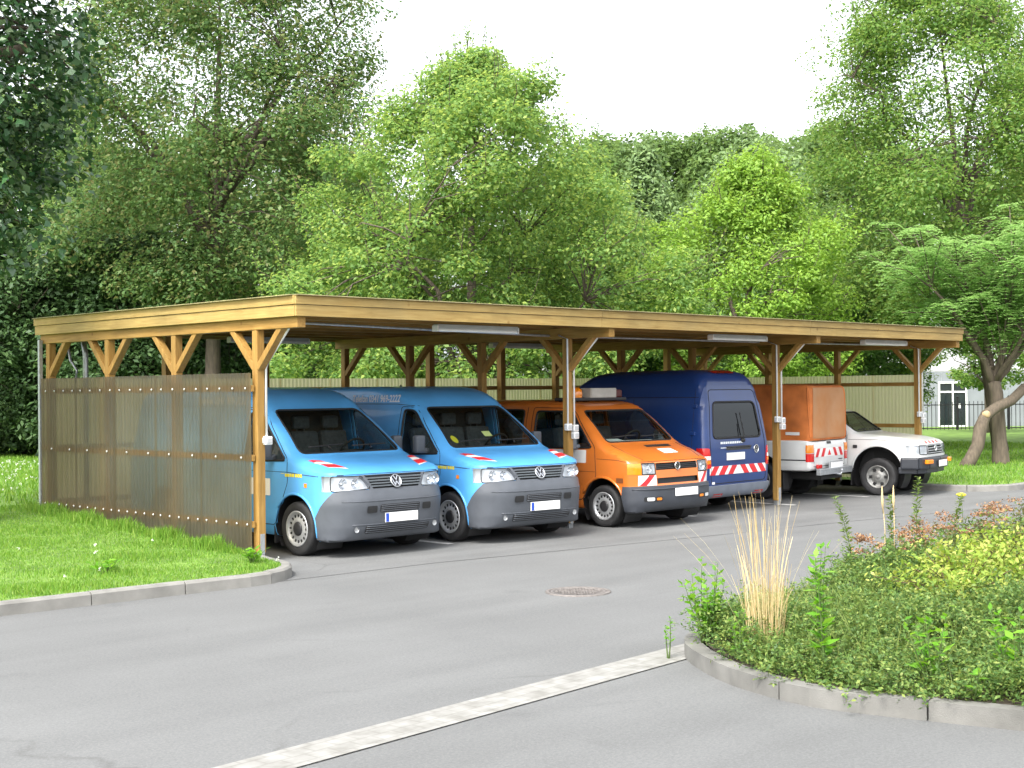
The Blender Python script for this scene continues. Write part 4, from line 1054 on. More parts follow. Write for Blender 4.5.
    wipers(sh, t, [((-.60, 1.28), (-.04, 1.30), (-.3, 1.24)), ((.06, 1.28), (.62, 1.29), (.34, 1.24))])
    m = MB(); m.box((.05, 1.18, 1.215), (1.0, .14, .012), 0, Matrix.Rotation(R(8), 3, 'X')); m.box((-.25, 1.26, 1.23), (.3, .2, .01), 0, Matrix.Rotation(R(12), 3, 'X')); m.build('papers', M['paper_white'], t)
    sh.body('body', [om], t)
    m = MB(); m.box((0, 2.55, .40), (1.58, 3.9, .06)); m.box((0, .85, .58), (1.0, .5, .4)); m.build('underbody', M['floor_dark'], t)
    seats(t, 1.85, .84, .72, dash=(1.18, 1.15), three=False)
    m = MB(); m.tube([(-.05, 1.9, .9), (-.05, 1.95, 1.75)], .02, 6); m.build('grab_pole', om, t)
    for y in (2.75, 3.6):
        m = MB(); m.box((0, y, .72), (1.3, .5, .18), bev=.05); m.box((0, y + .26, 1.08), (1.3, .14, .62), bev=.05); m.build('bench_seat', M['seat'], t)
    mirror(t, (-1.03, 1.46, 1.25), -1, arm=(-.9, 1.40, 1.17), mat='mirror_grey', big=(.10, .18, .24)); mirror(t, (1.03, 1.46, 1.25), 1, arm=(.9, 1.40, 1.17), mat='mirror_grey', big=(.10, .18, .24))
    for sd in (-1, 1):
        for y in (.95, 3.78): make_wheel(.305, .205, .19, 'van', 'rim', sd, t, (sd * .80, y, .305))
    lb = MB(); lb.box((0, 1.98, 1.855), (1.34, .30, .05), bev=.015); bar = lb.build('light_bar', M['dark'], t)
    m = MB(); m.box((0.13, 1.96, 1.95), (.60, .26, .15), bev=.01); sb = m.build('sign_box', M['sign_panel'], bar)
    m = MB(); m.box((0.13, 1.825, 1.95), (.57, .006, .125)); m.build('sign_face', M['sign_panel'], sb)
    m = MB(); m.lathe([(.105, 0), (.108, .06), (.10, .12), (.065, .158), (0, .165)], (-.375, 1.96, 1.875), 'z', 20); m.build('beacon', M['beacon'], bar)
    m = MB(); m.box((.53, 1.98, 1.935), (.20, .2, .13), bev=.03); m.build('end_block', M['siren'], bar)
    for sd in (-1, 1):
        m = MB(); sh.decal(m, rrect(sd * .82 - .05, .8, sd * .82 + .05, 1.2, .02), 'rear', .006); m.build('tail_lamp', M['red_lamp'], t)
    sh.bm.free(); return t
M['sign_dark'] = pbr('dark sign lettering', (.02, .03, .06), .5, 0, .05)
M['side_vent'] = pbr('brownish vent', (.16, .05, .015), .6, 0, .1)
M['mirror_grey'] = pbr('grey mirror shell', (.17, .19, .22), .45, 0, .08)
M['paper_white'] = pbr('papers on the dashboard', (.75, .75, .72), .8, 0, .1)
M['sign_panel'] = pbr('pale grey sign box', (.42, .41, .37), .4, 0, .12, 8)
M['siren'] = pbr('dark red lamp block', (.09, .015, .012), .3, 0, .1, 8)
M['beacon'] = pbr('amber beacon dome', (.85, .25, .01), .12, 0, .1, 8, coat=.8)
# ---------------------------------------------------------------- dark blue high roof van, tail to the road
T5H = T5[:12] + [(1.78, 1.80, .16, .10), (1.94, 1.90, .20, .09), (2.10, 2.08, .2, .12), (2.30, 2.22, .2, .14), (2.5, 2.275, .22, .14), (2.9, 2.30, .22, .14), (4.30, 2.31, .22, .14), (4.58, 2.27, .2, .12), (4.68, 2.15, .12, .10), (4.78, 1.75, .10, .09), (4.86, 1.12, .10, .10), (4.87, .95, .10, .10), (4.87, .45, .12, .10), (4.82, .27, .06, .05), (4.2, .25, .05, .05), (.5, .21, .05, .05)]
W5H = [(.2, .915), (.4, .945), (.75, .952), (1.02, .950), (1.2, .935), (1.5, .895), (1.8, .845), (2.05, .79), (2.2, .73), (2.32, .66)]
def navy_van(loc, rz):
    t = thing('high_roof_van', 'dark blue high roof van backed in with red and white stripes on its tailgate', 'van', loc, rz)
    sh = Shell(T5H, W5H); nm = M['navy']
    arch(sh, .92, .34, .415, t, .93); arch(sh, 3.92, .34, .40, t, .93)
    windscreen(sh, t, [(-.79, 1.27), (.79, 1.27), (.69, 1.775), (-.69, 1.775)], (.9, 1.9))
    van_doors(sh, t, nm, [(1.12, 1.165), (2.00, 1.135), (2.00, 1.745), (1.83, 1.745), (1.74, 1.70)], [(1.34, .36), (2.08, .36), (2.08, 1.79), (1.79, 1.79), (1.5, 1.62), (1.07, 1.24), (1.06, .90)], 1.02)
    rear = lambda f, c: f.normal.y > .25 and c.y > 4.2
    wpts = [(-.70, 1.20), (.70, 1.20), (.60, 1.78), (-.60, 1.78)]
    fs = sh.region(rpoly(wpts, .09), 'front', rear)
    rw = sh.take(fs, 'rear_window', [M['glass_rear']], t, -.006, 0)
    m = MB(); q = rpoly(wpts, .09); sh.line(m, q + q[:1], 'rear', .018); m.build('window_seal', M['black'], rw)
    tg = [(-.80, .48), (.80, .48), (.80, 1.15), (.66, 1.98), (-.66, 1.98), (-.80, 1.15)]
    fs = sh.region(rpoly(tg, .08), 'front', rear)
    def seam(mb): q = rpoly(tg, .08); sh.line(mb, q + q[:1], 'rear', .007, 1)
    tgo = sh.take(fs, 'tailgate', [nm, M['seam']], t, 0, .03, extra=seam)
    m = MB(); sh.decal(m, rrect(-.36, 1.0, .36, 1.065, .02), 'rear', .006); sh.line(m, [(-.36, 1.05), (.36, 1.05)], 'rear', .014, off=.01); m.build('tailgate_handle', M['dark'], tgo)
    l, n = sh.hit('rear', .10, .90); plate(tgo, l + Vector((0, .012, 0)), 1, eu=False, h=.12)
    l, n = sh.hit('rear', -.52, 1.0); roundel(tgo, l + Vector((0, .004, 0)), .07, 1)
    q = [(.84, .615), (-.82, .615), (-.82, .755), (.84, .755)]
    warn_patch(sh, tgo, [q], 'rear', stripes_in(q, 8, .5, .62, .03, True))
    m = MB(); sh.line(m, [(-.16, 1.23), (-.10, 1.60)], 'rear', .008, off=.03); m.lathe([(.035, .0), (.03, .05), (0, .055)], sh.hit('rear', -.12, 1.15)[0], 'y', 14); sh.line(m, [(-.12, 1.15), (-.12, 1.42)], 'rear', .007, off=.045); m.build('rear_wiper', M['black'], tgo)
    m = MB()
    x = .52
    for k, wd in enumerate((.07, .05, .06, .04, .06, .05, .06, .05, .05, .06)):
        sh.decal(m, [(x, 1.105), (x - wd, 1.105), (x - wd - .008, 1.14), (x - .008, 1.14)], 'rear', .006); x -= wd + .012
    x = .52
    for k, wd in enumerate((.03, .05, .03, .04, .05, .03, .04, .05, .04)):
        sh.decal(m, [(x, 1.035 + .0), (x - wd, 1.035), (x - wd, 1.05), (x, 1.05)], 'rear', .008); x -= wd + .01
    m.build('tailgate_lettering', M['lettering'], tgo)
    for sd in (-1, 1):
        fs = sh.region(rpoly([(sd * .80, .73), (sd * 1.02, .73), (sd * 1.02, 1.05), (sd * .84, 1.05)], .03), 'front', lambda f, c: c.y > 4.70 and c.x * sd > 0)
        tl = sh.take(fs, 'tail_lamp', [M['red_lamp']], t, .012, .03)
        for z0, z1, mm, nn in ((.865, .925, 'clear_lamp', 'reversing_lamp'), (.80, .855, 'amber', 'rear_indicator')):
            m = MB(); sh.decal(m, rrect(*(sorted((sd * .825, sd * .93))[0], z0, sorted((sd * .825, sd * .93))[1], z1), .01), 'rear', .018); m.build(nn, M[mm], tl)
    fs = sh.region([(4.30, -.2), (5.2, -.2), (5.2, .455), (4.40, .44)], 'side', lambda f, c: c.y > 4.25)
    bp = sh.take(fs, 'rear_bumper', [M['bumper_grey2']], t, .035, .06)
    for sd in (-1, 1):
        m = MB(); sh.decal(m, rrect(sd * .6 - .13, .29, sd * .6 + .13, .335, .01), 'rear', .039); m.build('rear_reflector', M['red_lamp'], bp)
    m = MB(); sh.decal(m, rrect(.70, .47, .78, .51, .006), 'rear', .006); m.build('small_sticker', M['white_mark'], tgo)
    m = MB(); sh.decal(m, rrect(-.30, 2.245, .30, 2.285, .01), 'rear', .01); m.build('high_brake_lamp', M['red_lamp'], t)
    for vw in ('left', 'right'):
        m = MB(); sh.line(m, [(2.1, 1.86), (4.72, 1.86)], vw, .006); sh.line(m, [(2.12, 1.02), (4.80, 1.02)], vw, .004); sh.line(m, [(3.38, .35), (3.38, 1.84)], vw, .005); sh.line(m, [(4.6, .5), (4.6, 2.0)], vw, .004); m.build('panel_gaps', M['seam'], t)
    for z in (1.28, 1.72, .6):
        m = MB(); l, n = sh.hit('right', 4.62, z); m.box(l + n * .012, (.03, .09, .06), bev=.01); m.build('hinge', nm, t)
    gf = sh.region([(-.455, .82), (.455, .82), (.455, .985), (-.455, .985)], 'front', lambda f, c: c.y < .3 and f.normal.y < -.2)
    sh.take(gf, 'grille', [M['black']], t, -.02, 0)
    for sd in (-1, 1):
        fs = sh.region(rpoly([(sd * .47, .82), (sd * .97, .80), (sd * .97, .99), (sd * .50, .985)], .03), 'front', lambda f, c: c.y < .42 and c.x * sd > 0 and f.normal.z < .8)
        sh.take(fs, 'headlight', [M['reflector']], t, .002, .02)
    fs = sh.region([(-.3, -.2), (.60, -.2), (.56, .40), (.44, .60), (.30, .79), (.20, .815), (-.3, .815)], 'side', lambda f, c: c.y < .7)
    sh.take(fs, 'front_bumper', [M['bumper_grey']], t, .012, .03)
    sh.body('body', [nm], t)
    m = MB(); m.box((0, 2.60, .40), (1.54, 4.0, .06)); m.prism([(-.86, .45), (.86, .45), (.86, 1.1), (.66, 1.8), (-.66, 1.8), (-.86, 1.1)], 2.13, 2.16, 'xz'); m.build('underbody', M['floor_dark'], t)
    seats(t, 1.72, .86, .78, dash=(1.14, 1.17))
    mirror(t, (-1.06, 1.38, 1.29), -1, arm=(-.93, 1.36, 1.20)); mirror(t, (1.06, 1.38, 1.29), 1, arm=(.93, 1.36, 1.20))
    for sd in (-1, 1):
        for y in (.92, 3.92): make_wheel(.332, .21, .205, 'van', 'rim', sd, t, (sd * .825, y, .332))
    sh.bm.free(); return t
M['bumper_grey2'] = pbr('pale grey rear bumper', (.15, .17, .21), .5, 0, .1, 5)
M['glass_rear'] = glass_mat('rear window glass', (.11, .15, .11), .03, .3)
# ---------------------------------------------------------------- pickups
PK = [(.10, .50, .30, .16), (.06, .60, .30, .17), (.05, .72, .30, .17), (.06, .93, .28, .14), (.14, 1.00, .16, .08), (.5, 1.07, .14, .07), (1.28, 1.145, .11, .08), (1.60, 1.38, .10, .09), (1.80, 1.53, .13, .08), (1.98, 1.585, .18, .06), (2.5, 1.60, .18, .06), (2.78, 1.57, .12, .07), (2.90, 1.30, .07, .07), (2.96, 1.05, .06, .06), (2.96, .48, .05, .05), (2.4, .46, .05, .05), (.6, .46, .05, .05)]
WP = [(.4, .80), (.6, .835), (1.0, .835), (1.1, .815), (1.35, .745), (1.6, .665)]
BED = [(3.0, .52, .04, .04), (3.0, 1.07, .04, .03), (4.72, 1.07, .05, .03), (4.76, .98, .05, .05), (4.76, .52, .05, .05)]
WB = [(.4, .80), (.6, .835), (.9, .84), (1.07, .825)]
M['guard'] = pbr('blackish bumper guard', (.022, .025, .032), .45, 0, .15, 6)
def pickup(loc, rz, label, tarp):
    t = thing('pickup_truck', label, 'pickup', loc, rz, 'white pickups under the far end of the carport')
    sh = Shell(PK, WP); wm = M['white_paint']
    arch(sh, .86, .43, .485, t, .82)
    windscreen(sh, t, [(-.70, 1.165), (.70, 1.165), (.60, 1.52), (-.60, 1.52)], (1.2, 1.95), glass='glass_dark' if not tarp else 'glass')
    van_doors(sh, t, wm, [(1.60, 1.11), (2.66, 1.08), (2.62, 1.51), (1.90, 1.50)], [(1.46, .55), (2.74, .55), (2.72, 1.545), (1.86, 1.545), (1.46, 1.20)], .95)
    for sd in (-1, 1):
        fs = sh.region(rpoly([(sd * .44, .76), (sd * .90, .76), (sd * .90, .93), (sd * .44, .92)], .03), 'front', lambda f, c: c.y < .32 and c.x * sd > 0 and f.normal.z < .8)
        h = sh.take(fs, 'headlight', [M['lens']], t, .003, 0, remove=False); sh.take(fs, 'reflector', [M['reflector']], h, -.04, -.039)
        m = MB(); q = rpoly([(sd * .44, .76), (sd * .74, .76), (sd * .74, .93), (sd * .44, .92)], .03); sh.line(m, q + q[:1], 'front', .008); m.build('headlight_seal', M['seam'], h)
    fs = sh.region([(-.42, .75), (.42, .75), (.42, .935), (-.42, .935)], 'front', lambda f, c: c.y < .3 and f.normal.y < -.2)
    g = sh.take(fs, 'grille', [M['black']], t, -.03, 0)
    m = MB()
    for z in (.775, .82, .865, .915): sh.line(m, [(-.42, z), (.42, z)], 'front', .013, off=0)
    for x in (-.42, .42): sh.line(m, [(x, .76), (x, .93)], 'front', .014)
    m.build('grille_bars', M['grille_grey'], g)
    l, n = sh.hit('front', 0, .86); m = MB(); k = 24
    for a, b, rr in ((.075, .055, .007), (.032, .052, .006), (.052, .02, .006)):
        m.tube([(a * math.cos(2 * math.pi * i / k), 0, b * math.sin(2 * math.pi * i / k) + (.012 if rr < .0065 and a > .04 else 0)) for i in range(k + 1)], rr, 6)
    m.build('badge', M['chrome'], g, loc=l + Vector((0, -.018, 0)))
    bm_ = MB(); q = [(-.86, .40), (-.80, .08), (-.55, .0), (0, -.03), (.55, .0), (.80, .08), (.86, .40)]
    for (a, b), (c, d) in zip(q, q[1:]): bm_.beam((a, b + .02, .60), (c, d + .02, .60), .09, .22, bev=.035); bm_.beam((a * .95, b + .07, .47), (c * .95, d + .07, .47), .06, .12, bev=.02)
    bp = bm_.build('front_bumper', M['guard'], t)
    plate(bp, (.04, -.088, .585), eu=False, w=.46)
    for sd in (-1, 1): m = MB(); m.box((sd * .62, -.035, .63), (.20, .07, .075), 0, Matrix.Rotation(sd * R(11), 3, 'Z'), bev=.012); m.build('indicator', M['amber'], bp)
    if not tarp:
        m = MB()
        sh.decal(m, [(-.46, .952), (.46, .952), (.46, .992), (-.46, .992)], 'front', .004, 1)
        for x in (-.42, -.21, 0, .21): sh.decal(m, [(x, .953), (x + .10, .953), (x + .15, .991), (x + .05, .991)], 'front', .006)
        m.build('warning_stripes', [M['red_mark'], M['white_mark']], t)
    arch_lip(sh, .86, .43, .485, M['grille_grey'] if tarp else wm, t, 0, 200, .022)
    for vw in ('left', 'right'): m = MB(); sh.line(m, [(.3, .985), (.9, 1.03), (1.42, 1.03)], vw, .004); sh.line(m, [(1.44, .6), (1.44, 1.12)], vw, .005); m.build('panel_gaps', M['seam'], t)
    m = MB(); l, n = sh.hit('left', 1.28, .90); m.box(l + n * .01, (.03, .08, .06), bev=.01); m.build('side_indicator', M['dark'], t)
    m = MB(); m.tube([(-.66, 1.5, 1.17), (-.70, 1.54, 1.28)], .006, 5); m.build('antenna', M['black'], t)
    wipers(sh, t, [((-.56, 1.185), (-.03, 1.20), (-.28, 1.16)), ((.05, 1.185), (.56, 1.19), (.32, 1.16))])
    sh.body('cab', [wm], t); sh.bm.free()
    seats(t, 2.15, .75, .80, dash=(1.55, 1.08), three=False)
    mirror(t, (-.90, 1.72, 1.20), -1, 'black', (-.78, 1.66, 1.12), (.08, .15, .16)); mirror(t, (.90, 1.72, 1.20), 1, 'black', (.78, 1.66, 1.12), (.08, .15, .16))
    b = Shell(BED, WB); arch(b, 3.78, .40, .44, t, .82)
    fs = b.region([(-.80, .56), (.80, .56), (.80, 1.05), (-.80, 1.05)], 'front', lambda f, c: f.normal.y > .3 and c.y > 4.6)
    tgx = [(-.655, .60), (.655, .60), (.655, 1.045), (-.655, 1.045)]
    def seam(mb): b.line(mb, tgx + tgx[:1], 'rear', .006, 1)
    fs = b.region(tgx, 'front', lambda f, c: f.normal.y > .3 and c.y > 4.6)
    tg = b.take(fs, 'tailgate', [wm, M['seam']], t, 0, .03, extra=seam)
    m = MB(); b.decal(m, rrect(-.09, .985, .09, 1.03, .01), 'rear', .01); m.build('tailgate_handle', M['dark'], tg)
    if tarp:
        q = [(.64, .765), (-.64, .765), (-.64, .915), (.64, .915)]
        warn_patch(b, tg, [q], 'rear', stripes_in(q, 6, .45, .55, .04, True) + [[(.075, .785), (-.075, .785), (0, .89)]])
        m = MB()
        for k in range(5): b.decal(m, rrect(-.42 - k * .035, .69, -.42 - k * .035 + .025, .71, .003, 1), 'rear', .006)
        m.build('tailgate_lettering', M['dark'], tg)
    for sd in (-1, 1):
        for z0, z1, mm, nn in ((.69, .835, 'red_lamp', 'tail_lamp'), (.845, .985, 'amber', 'rear_indicator')):
            fs = b.region([(sd * .67, z0), (sd * .92, z0), (sd * .92, z1), (sd * .67, z1)], 'front', lambda f, c: c.y > 4.68 and c.x * sd > 0)
            b.take(fs, nn, [M[mm]], t, .010, .03)
    for vw in ('left', 'right'):
        for y0, y1 in ((3.05, 3.4), (4.16, 4.70)): m = MB(); b.line(m, [(y0, .72), (y1, .72)], vw, .012); m.build('side_moulding', M['dark'], t)
    b.body('bed', [wm], t); b.bm.free()
    m = MB(); m.box((0, 3.0, .42), (.9, 3.6, .12)); m.box((0, 3.78, .38), (1.3, .12, .12)); m.box((0, .86, .38), (1.3, .12, .12)); m.box((0, .7, .6), (.9, .7, .4)); m.build('chassis', M['floor_dark'], t)
    m = MB(); m.beam((-.70, 4.86, .505), (.70, 4.86, .505), .08, .11, bev=.01); m.box((0, 4.80, .50), (1.0, .1, .08)); rb = m.build('rear_bumper', M['galv'], t)
    plate(rb, (-.10, 4.865, .60), 1, eu=False, w=.50); m = MB(); m.box((-.10, 4.84, .60), (.56, .03, .15), bev=.006); m.build('plate_holder', M['galv'], rb)
    m = MB(); m.tube([(0, 4.86, .46), (0, 4.98, .44), (0, 5.0, .50)], .02, 8); m.lathe([(0, .03), (.02, .024), (.026, 0), (.02, -.02), (0, -.025)], (0, 5.0, .515), 'z', 12); m.build('tow_hook', M['galv'], rb)
    m = MB(); m.box((.52, 4.80, .60), (.16, .05, .07), bev=.01); m.build('rear_fog_lamp', M['red_lamp'], rb)
    for sd in (-1, 1):
        for y in (.86, 3.78): make_wheel(.345, .235, .195, 'suv', 'rim_dull', sd, t, (sd * .725, y, .345))
    for sd in (-1, 1):
        m = MB(); m.box((sd * .73, 1.36, .34), (.24, .02, .34), bev=.008); m.build('mud_flap', M['black'], t)
        m = MB(); m.box((sd * .73, 4.25, .34), (.24, .02, .3), bev=.008); m.build('mud_flap', M['black'], t)
    if tarp:
        prof = [(3.02, 1.05, .03, .03), (3.02, 2.02, .05, .05), (3.10, 2.07, .08, .06), (4.64, 2.06, .08, .06), (4.74, 2.01, .05, .05), (4.77, 1.05, .03, .03)]
        c = Shell(prof, lambda y, z: .80 + .010 * math.sin(7 * y + 5 * z) + .014 * math.sin(3.1 * (y - z)) + .008 * math.sin(11 * (y + .6 * z)) - .025 * max(0, (z - 1.1)), step=.05)
        for v in c.bm.verts:
            if v.co.y > 4.6: v.co.y += .012 * math.sin(8 * v.co.x + 4 * v.co.z) + .012 * math.sin(3 * v.co.z - 5 * v.co.x)
            if v.co.z > 1.98: v.co.z += -.045 * math.sin(math.pi * (v.co.y - 3) / .58) ** 2 * (1 - (v.co.x / .85) ** 2)
        c.bvh = BVHTree.FromBMesh(c.bm)
        fs = c.region(rpoly([(-.70, 1.10), (.69, 1.10), (.66, 2.0), (-.67, 2.0)], .06), 'front', lambda f, cc: f.normal.y > .4 and cc.y > 4.6)
        rp = c.take(fs, 'rear_flap', [M['tarp_dusty']], t, .004, .0)
        m = MB(); c.decal(m, rrect(4.28, 1.16, 4.56, 1.215, .008), 'right', .01); m.build('tarp_label', M['white_mark'], t)
        m = MB()
        c.line(m, [(4.74, 1.06), (4.70, 2.0)], 'right', .012); c.line(m, [(3.05, 1.07), (4.75, 1.07)], 'right', .012)
        c.line(m, [(-.78, 1.07), (.78, 1.07)], 'rear', .012); c.line(m, [(.73, 1.1), (.70, 2.0)], 'rear', .01); c.line(m, [(-.73, 1.1), (-.70, 2.0)], 'rear', .01)
        m.build('tarp_seam', M['tarp'], t)
        c.body('tarpaulin', [M['tarp']], t); c.bm.free()
    return t
M['grille_grey'] = pbr('grey grille plastic', (.25, .26, .27), .4, .2, .08)
import time; _t0 = time.time()
blue_van((1.58, -.75, .005), 'light blue van beside the corrugated side wall, nearest the grass')
blue_van((3.83, -1.03, .005), 'light blue van with phone number visible along its roof edge, next to the orange van', R(-3.6), stickers=True)
orange_van((6.64, -1.28, .005), R(0))
navy_van((8.945, 4.64, .005), R(183))
pickup((11.64, 4.78, .005), R(188.6), 'white pickup with an orange canvas cover and striped tailgate facing the road', True)
pickup((14.42, -.94, .005), R(11.5), 'white pickup parked nose out at the right end of the carport', False)
print('vehicles', time.time() - _t0)
# ------------------------------------------------------------------ trees
M['bark'] = pbr('grey brown bark', (.085, .066, .05), .9, 0, .35, 6, bump=.8, bscale=18, stretch=(3, 3, .6))
M['bark_light'] = pbr('pale brown bark', (.105, .082, .06), .9, 0, .3, 6, bump=.8, bscale=18, stretch=(3, 3, .6))
M['cut_wood'] = pbr('sawn branch end', (.42, .30, .17), .8, 0, .15, 12)
LM = {
 'ivy': leaf_mat('ivy leaves', [(.025, .072, .026), (.042, .11, .038), (.068, .15, .052), (.22, .30, .17)], .18, .28, .6),
 'maple': leaf_mat('dull maple leaves', [(.075, .15, .048), (.11, .20, .062), (.15, .24, .075), (.205, .195, .075)], .45),
 'acer': leaf_mat('fresh green leaves', [(.095, .195, .05), (.145, .26, .064), (.20, .32, .08), (.34, .43, .10)], .48),
 'far': leaf_mat('dark far leaves', [(.085, .155, .045), (.12, .20, .058), (.17, .265, .075)], .42),
 'farpale': leaf_mat('blue green far leaves', [(.13, .21, .085), (.175, .265, .105), (.22, .32, .12)], .3),
 'yellow': leaf_mat('yellow green leaves', [(.155, .29, .045), (.215, .36, .055), (.29, .44, .08)], .42),
 'cherry': leaf_mat('mid green leaves', [(.085, .18, .038), (.125, .24, .05), (.175, .29, .06), (.23, .30, .08)], .48),
 'sumac': leaf_mat('feathered leaves', [(.15, .29, .08), (.205, .36, .11), (.28, .44, .16)], .5),
 'dark': leaf_mat('dark shrub leaves', [(.035, .075, .026), (.055, .11, .036), (.085, .15, .046)], .25),
 'under': leaf_mat('understorey leaves', [(.065, .145, .04), (.10, .20, .05), (.15, .265, .065)], .38),
}
SHAPE = {
 'round': lambda t: math.sqrt(max(0, 1 - (2 * t - 1) ** 2)) * .95 + .05,
 'ovoid': lambda t: (math.sin(math.pi * min(1, t ** .75)) ** .8) * .97 + .03,
 'cone': lambda t: max(.05, 1.08 * (1 - t) ** .75) * min(1, .45 + t * 3.2),
 'spire': lambda t: (min(1, .55 + t * 1.8) if t < .25 else (1.0 - .14 * (t - .25) / .4 if t < .62 else .87 * (1 - ((t - .62) / .38) ** 1.7) + .05)),
 'column': lambda t: (.35 + .65 * math.sin(math.pi * min(1, max(0, t * .92 + .06)))),
 'broad': lambda t: math.sqrt(max(0, 1 - max(0, (t - .35) / .65) ** 2)) * min(1, .4 + t * 1.8),
}
def crown_mesh(name, seed, H, cb, Rr, shape, nc, nl, leaf, mat, clump=.30, flat=.62, wob=.25, aspect=.5, inner=.15, trunk_r=.2, lean=(0, 0), bark='bark', limbs=5, droop=0., gap=0., fill=0, branch=.12, shoots=0):
    """returns (crown mesh, trunk mesh)"""
    rg = np.random.default_rng(seed); ph = rg.uniform(0, 6.28, 6)
    tb = MB(); top = H * .86
    def trunk_at(z):
        q = z / H; return Vector((lean[0] * q + .05 * Rr * math.sin(3 * q + ph[0]), lean[1] * q + .05 * Rr * math.cos(2.5 * q + ph[1]), z))
    ks = 9; tb.tube([trunk_at(top * i / ks - (.12 if i == 0 else 0)) for i in range(ks + 1)], [trunk_r * ((1.35 if i == 0 else 1.05) if i < 2 else 1) * (1 - .9 * i / ks) for i in range(ks + 1)], 10)
    P = []; Nn = []; S = []
    C = []
    for i in range(nc):
        t = (i + rg.uniform(0, 1)) / nc; a = i * 2.39996 + rg.normal() * .5
        rr = Rr * SHAPE[shape](t) * (1 + wob * math.sin(2 * a + ph[2] + 5 * t) + wob * .7 * math.sin(3 * a + ph[3] - 7 * t))
        rho = rr * math.sqrt(rg.uniform(inner, 1)) ; z = cb + (H - cb) * t - droop * (rho / Rr) ** 2
        if gap and rg.uniform() < gap * .5: continue
        c = trunk_at(max(0, z)); c = Vector((c.x + rho * math.cos(a), c.y + rho * math.sin(a), z)); C.append((c, rho, a, t))
    # limbs, then branches reaching every clump
    L = []
    for k in range(limbs):
        a = k * 6.283 / limbs + rg.normal() * .3; zs = cb * rg.uniform(.7, 1.2) + (H - cb) * rg.uniform(0, .35); s = trunk_at(zs)
        e = Vector((s.x + Rr * .72 * math.cos(a), s.y + Rr * .72 * math.sin(a), min(H * .92, zs + (H - cb) * rg.uniform(.25, .5))))
        pts = []
        for i in range(7):
            q = i / 6; p = s.lerp(e, q); p.z += .10 * (H - cb) * math.sin(math.pi * q) * (.3); p.x += rg.normal() * .05 * Rr * q; p.y += rg.normal() * .05 * Rr * q; pts.append(p)
        tb.tube(pts, [trunk_r * .48 * (1 - .82 * i / 6) for i in range(7)], 7); L += pts[2:]
    for c, rho, a, t in C:
        zb = max(cb * .6, c.z - rho * .75 - .2); zb += rg.uniform(0, .22) * (H - cb); s = trunk_at(min(zb, top)); best = min(L, key=lambda p: (p - c).length + .3 * abs(p.z - c.z)) if L else s
        if (best - c).length < (s - c).length: s = best
        m = s.lerp(c, .55) + Vector((rg.normal() * .08 * Rr, rg.normal() * .08 * Rr, .06 * Rr))
        r0 = max(.012, trunk_r * branch); tb.tube([s, s.lerp(m, .5) + Vector((0, 0, .02 * Rr)), m, c], [r0, r0 * .8, r0 * .55, r0 * .25], 5, caps=False)
    for c, rho, a, t in C:
        cr = Rr * clump * rg.uniform(.65, 1.25); n = int(nl * rg.uniform(.7, 1.3))
        d = unit(rg.normal(size=(n, 3))); q = rg.uniform(0, 1, (n, 1)) ** .45; off = d * q * cr; off[:, 2] *= flat
        off[:, 2] -= droop * .35 * (np.linalg.norm(off[:, :2], axis=1) / cr) ** 2
        P.append(np.array(c[:])[None] + off); Nn.append(unit(d * .6 + np.array([0, 0, .75])[None] + rg.normal(size=(n, 3)) * .45)); S.append(leaf * rg.uniform(.65, 1.25, n))
    if fill:                                                    # loose leaves between the clumps
        t = rg.uniform(.02, .97, fill); a = rg.uniform(0, 6.283, fill); sh = np.array([SHAPE[shape](q) for q in t])
        rho = Rr * sh * (1 + wob * np.sin(2 * a + ph[2] + 5 * t) + wob * .7 * np.sin(3 * a + ph[3] - 7 * t)) * np.sqrt(rg.uniform(.12, 1.06, fill)); z = cb + (H - cb) * t - droop * (rho / Rr) ** 2
        tx = lean[0] * z / H; ty = lean[1] * z / H
        P.append(np.stack([tx + rho * np.cos(a), ty + rho * np.sin(a), z], 1)); Nn.append(unit(np.stack([.5 * np.cos(a), .5 * np.sin(a), np.full(fill, .8)], 1) + rg.normal(size=(fill, 3)) * .45)); S.append(leaf * rg.uniform(.7, 1.4, fill))
    for k in range(shoots):                                     # young shoots standing out of the outline
        c, rho, a, t = C[rg.integers(len(C) // 3, len(C))]; n = int(rg.integers(12, 26)); L = Rr * rg.uniform(.08, .20); d = np.array([.45 * math.cos(a) * rho / Rr + rg.normal() * .2, .45 * math.sin(a) * rho / Rr + rg.normal() * .2, 1.0]); d /= np.linalg.norm(d)
        o = np.array(c[:]) + np.array([.16 * Rr * math.cos(a) * rho / Rr, .16 * Rr * math.sin(a) * rho / Rr, .10 * Rr]); q = np.linspace(0, 1, n)[:, None]
        P.append(o[None] + d[None] * q * L + rg.normal(size=(n, 3)) * leaf * (.95 * (1.15 - q))); Nn.append(unit(rg.normal(size=(n, 3)) * .8 + [0, 0, .6])); S.append(leaf * rg.uniform(.6, 1.0, n) * (1.1 - .4 * q[:, 0]))
        tb.tube([c, Vector(o), Vector(o + d * L * .95)], [.012, .010, .004], 4, caps=False)
    P = np.concatenate(P); Nn = np.concatenate(Nn); S = np.concatenate(S)
    V, F = leaves(P, Nn, S, S * aspect, rng=rg)
    return np_mesh(name, V, F, LM[mat]), tb.mesh(name + '_wood', M[bark], fix=False)
def tree(name, label, cat, loc, group=None, rz=0, scale=1., **kw):
    cm, tm = crown_mesh(name, **kw); t = thing(name, label, cat, loc, rz, group); t.scale = (scale,) * 3
    link('crown', cm, t); link('trunk', tm, t); return t
def gz(x, y): return lawn_z(x, y)
def at_tree(px, D, dz=0): x, y = wpt(px, D); return (x, y, gz(x, y) + dz)
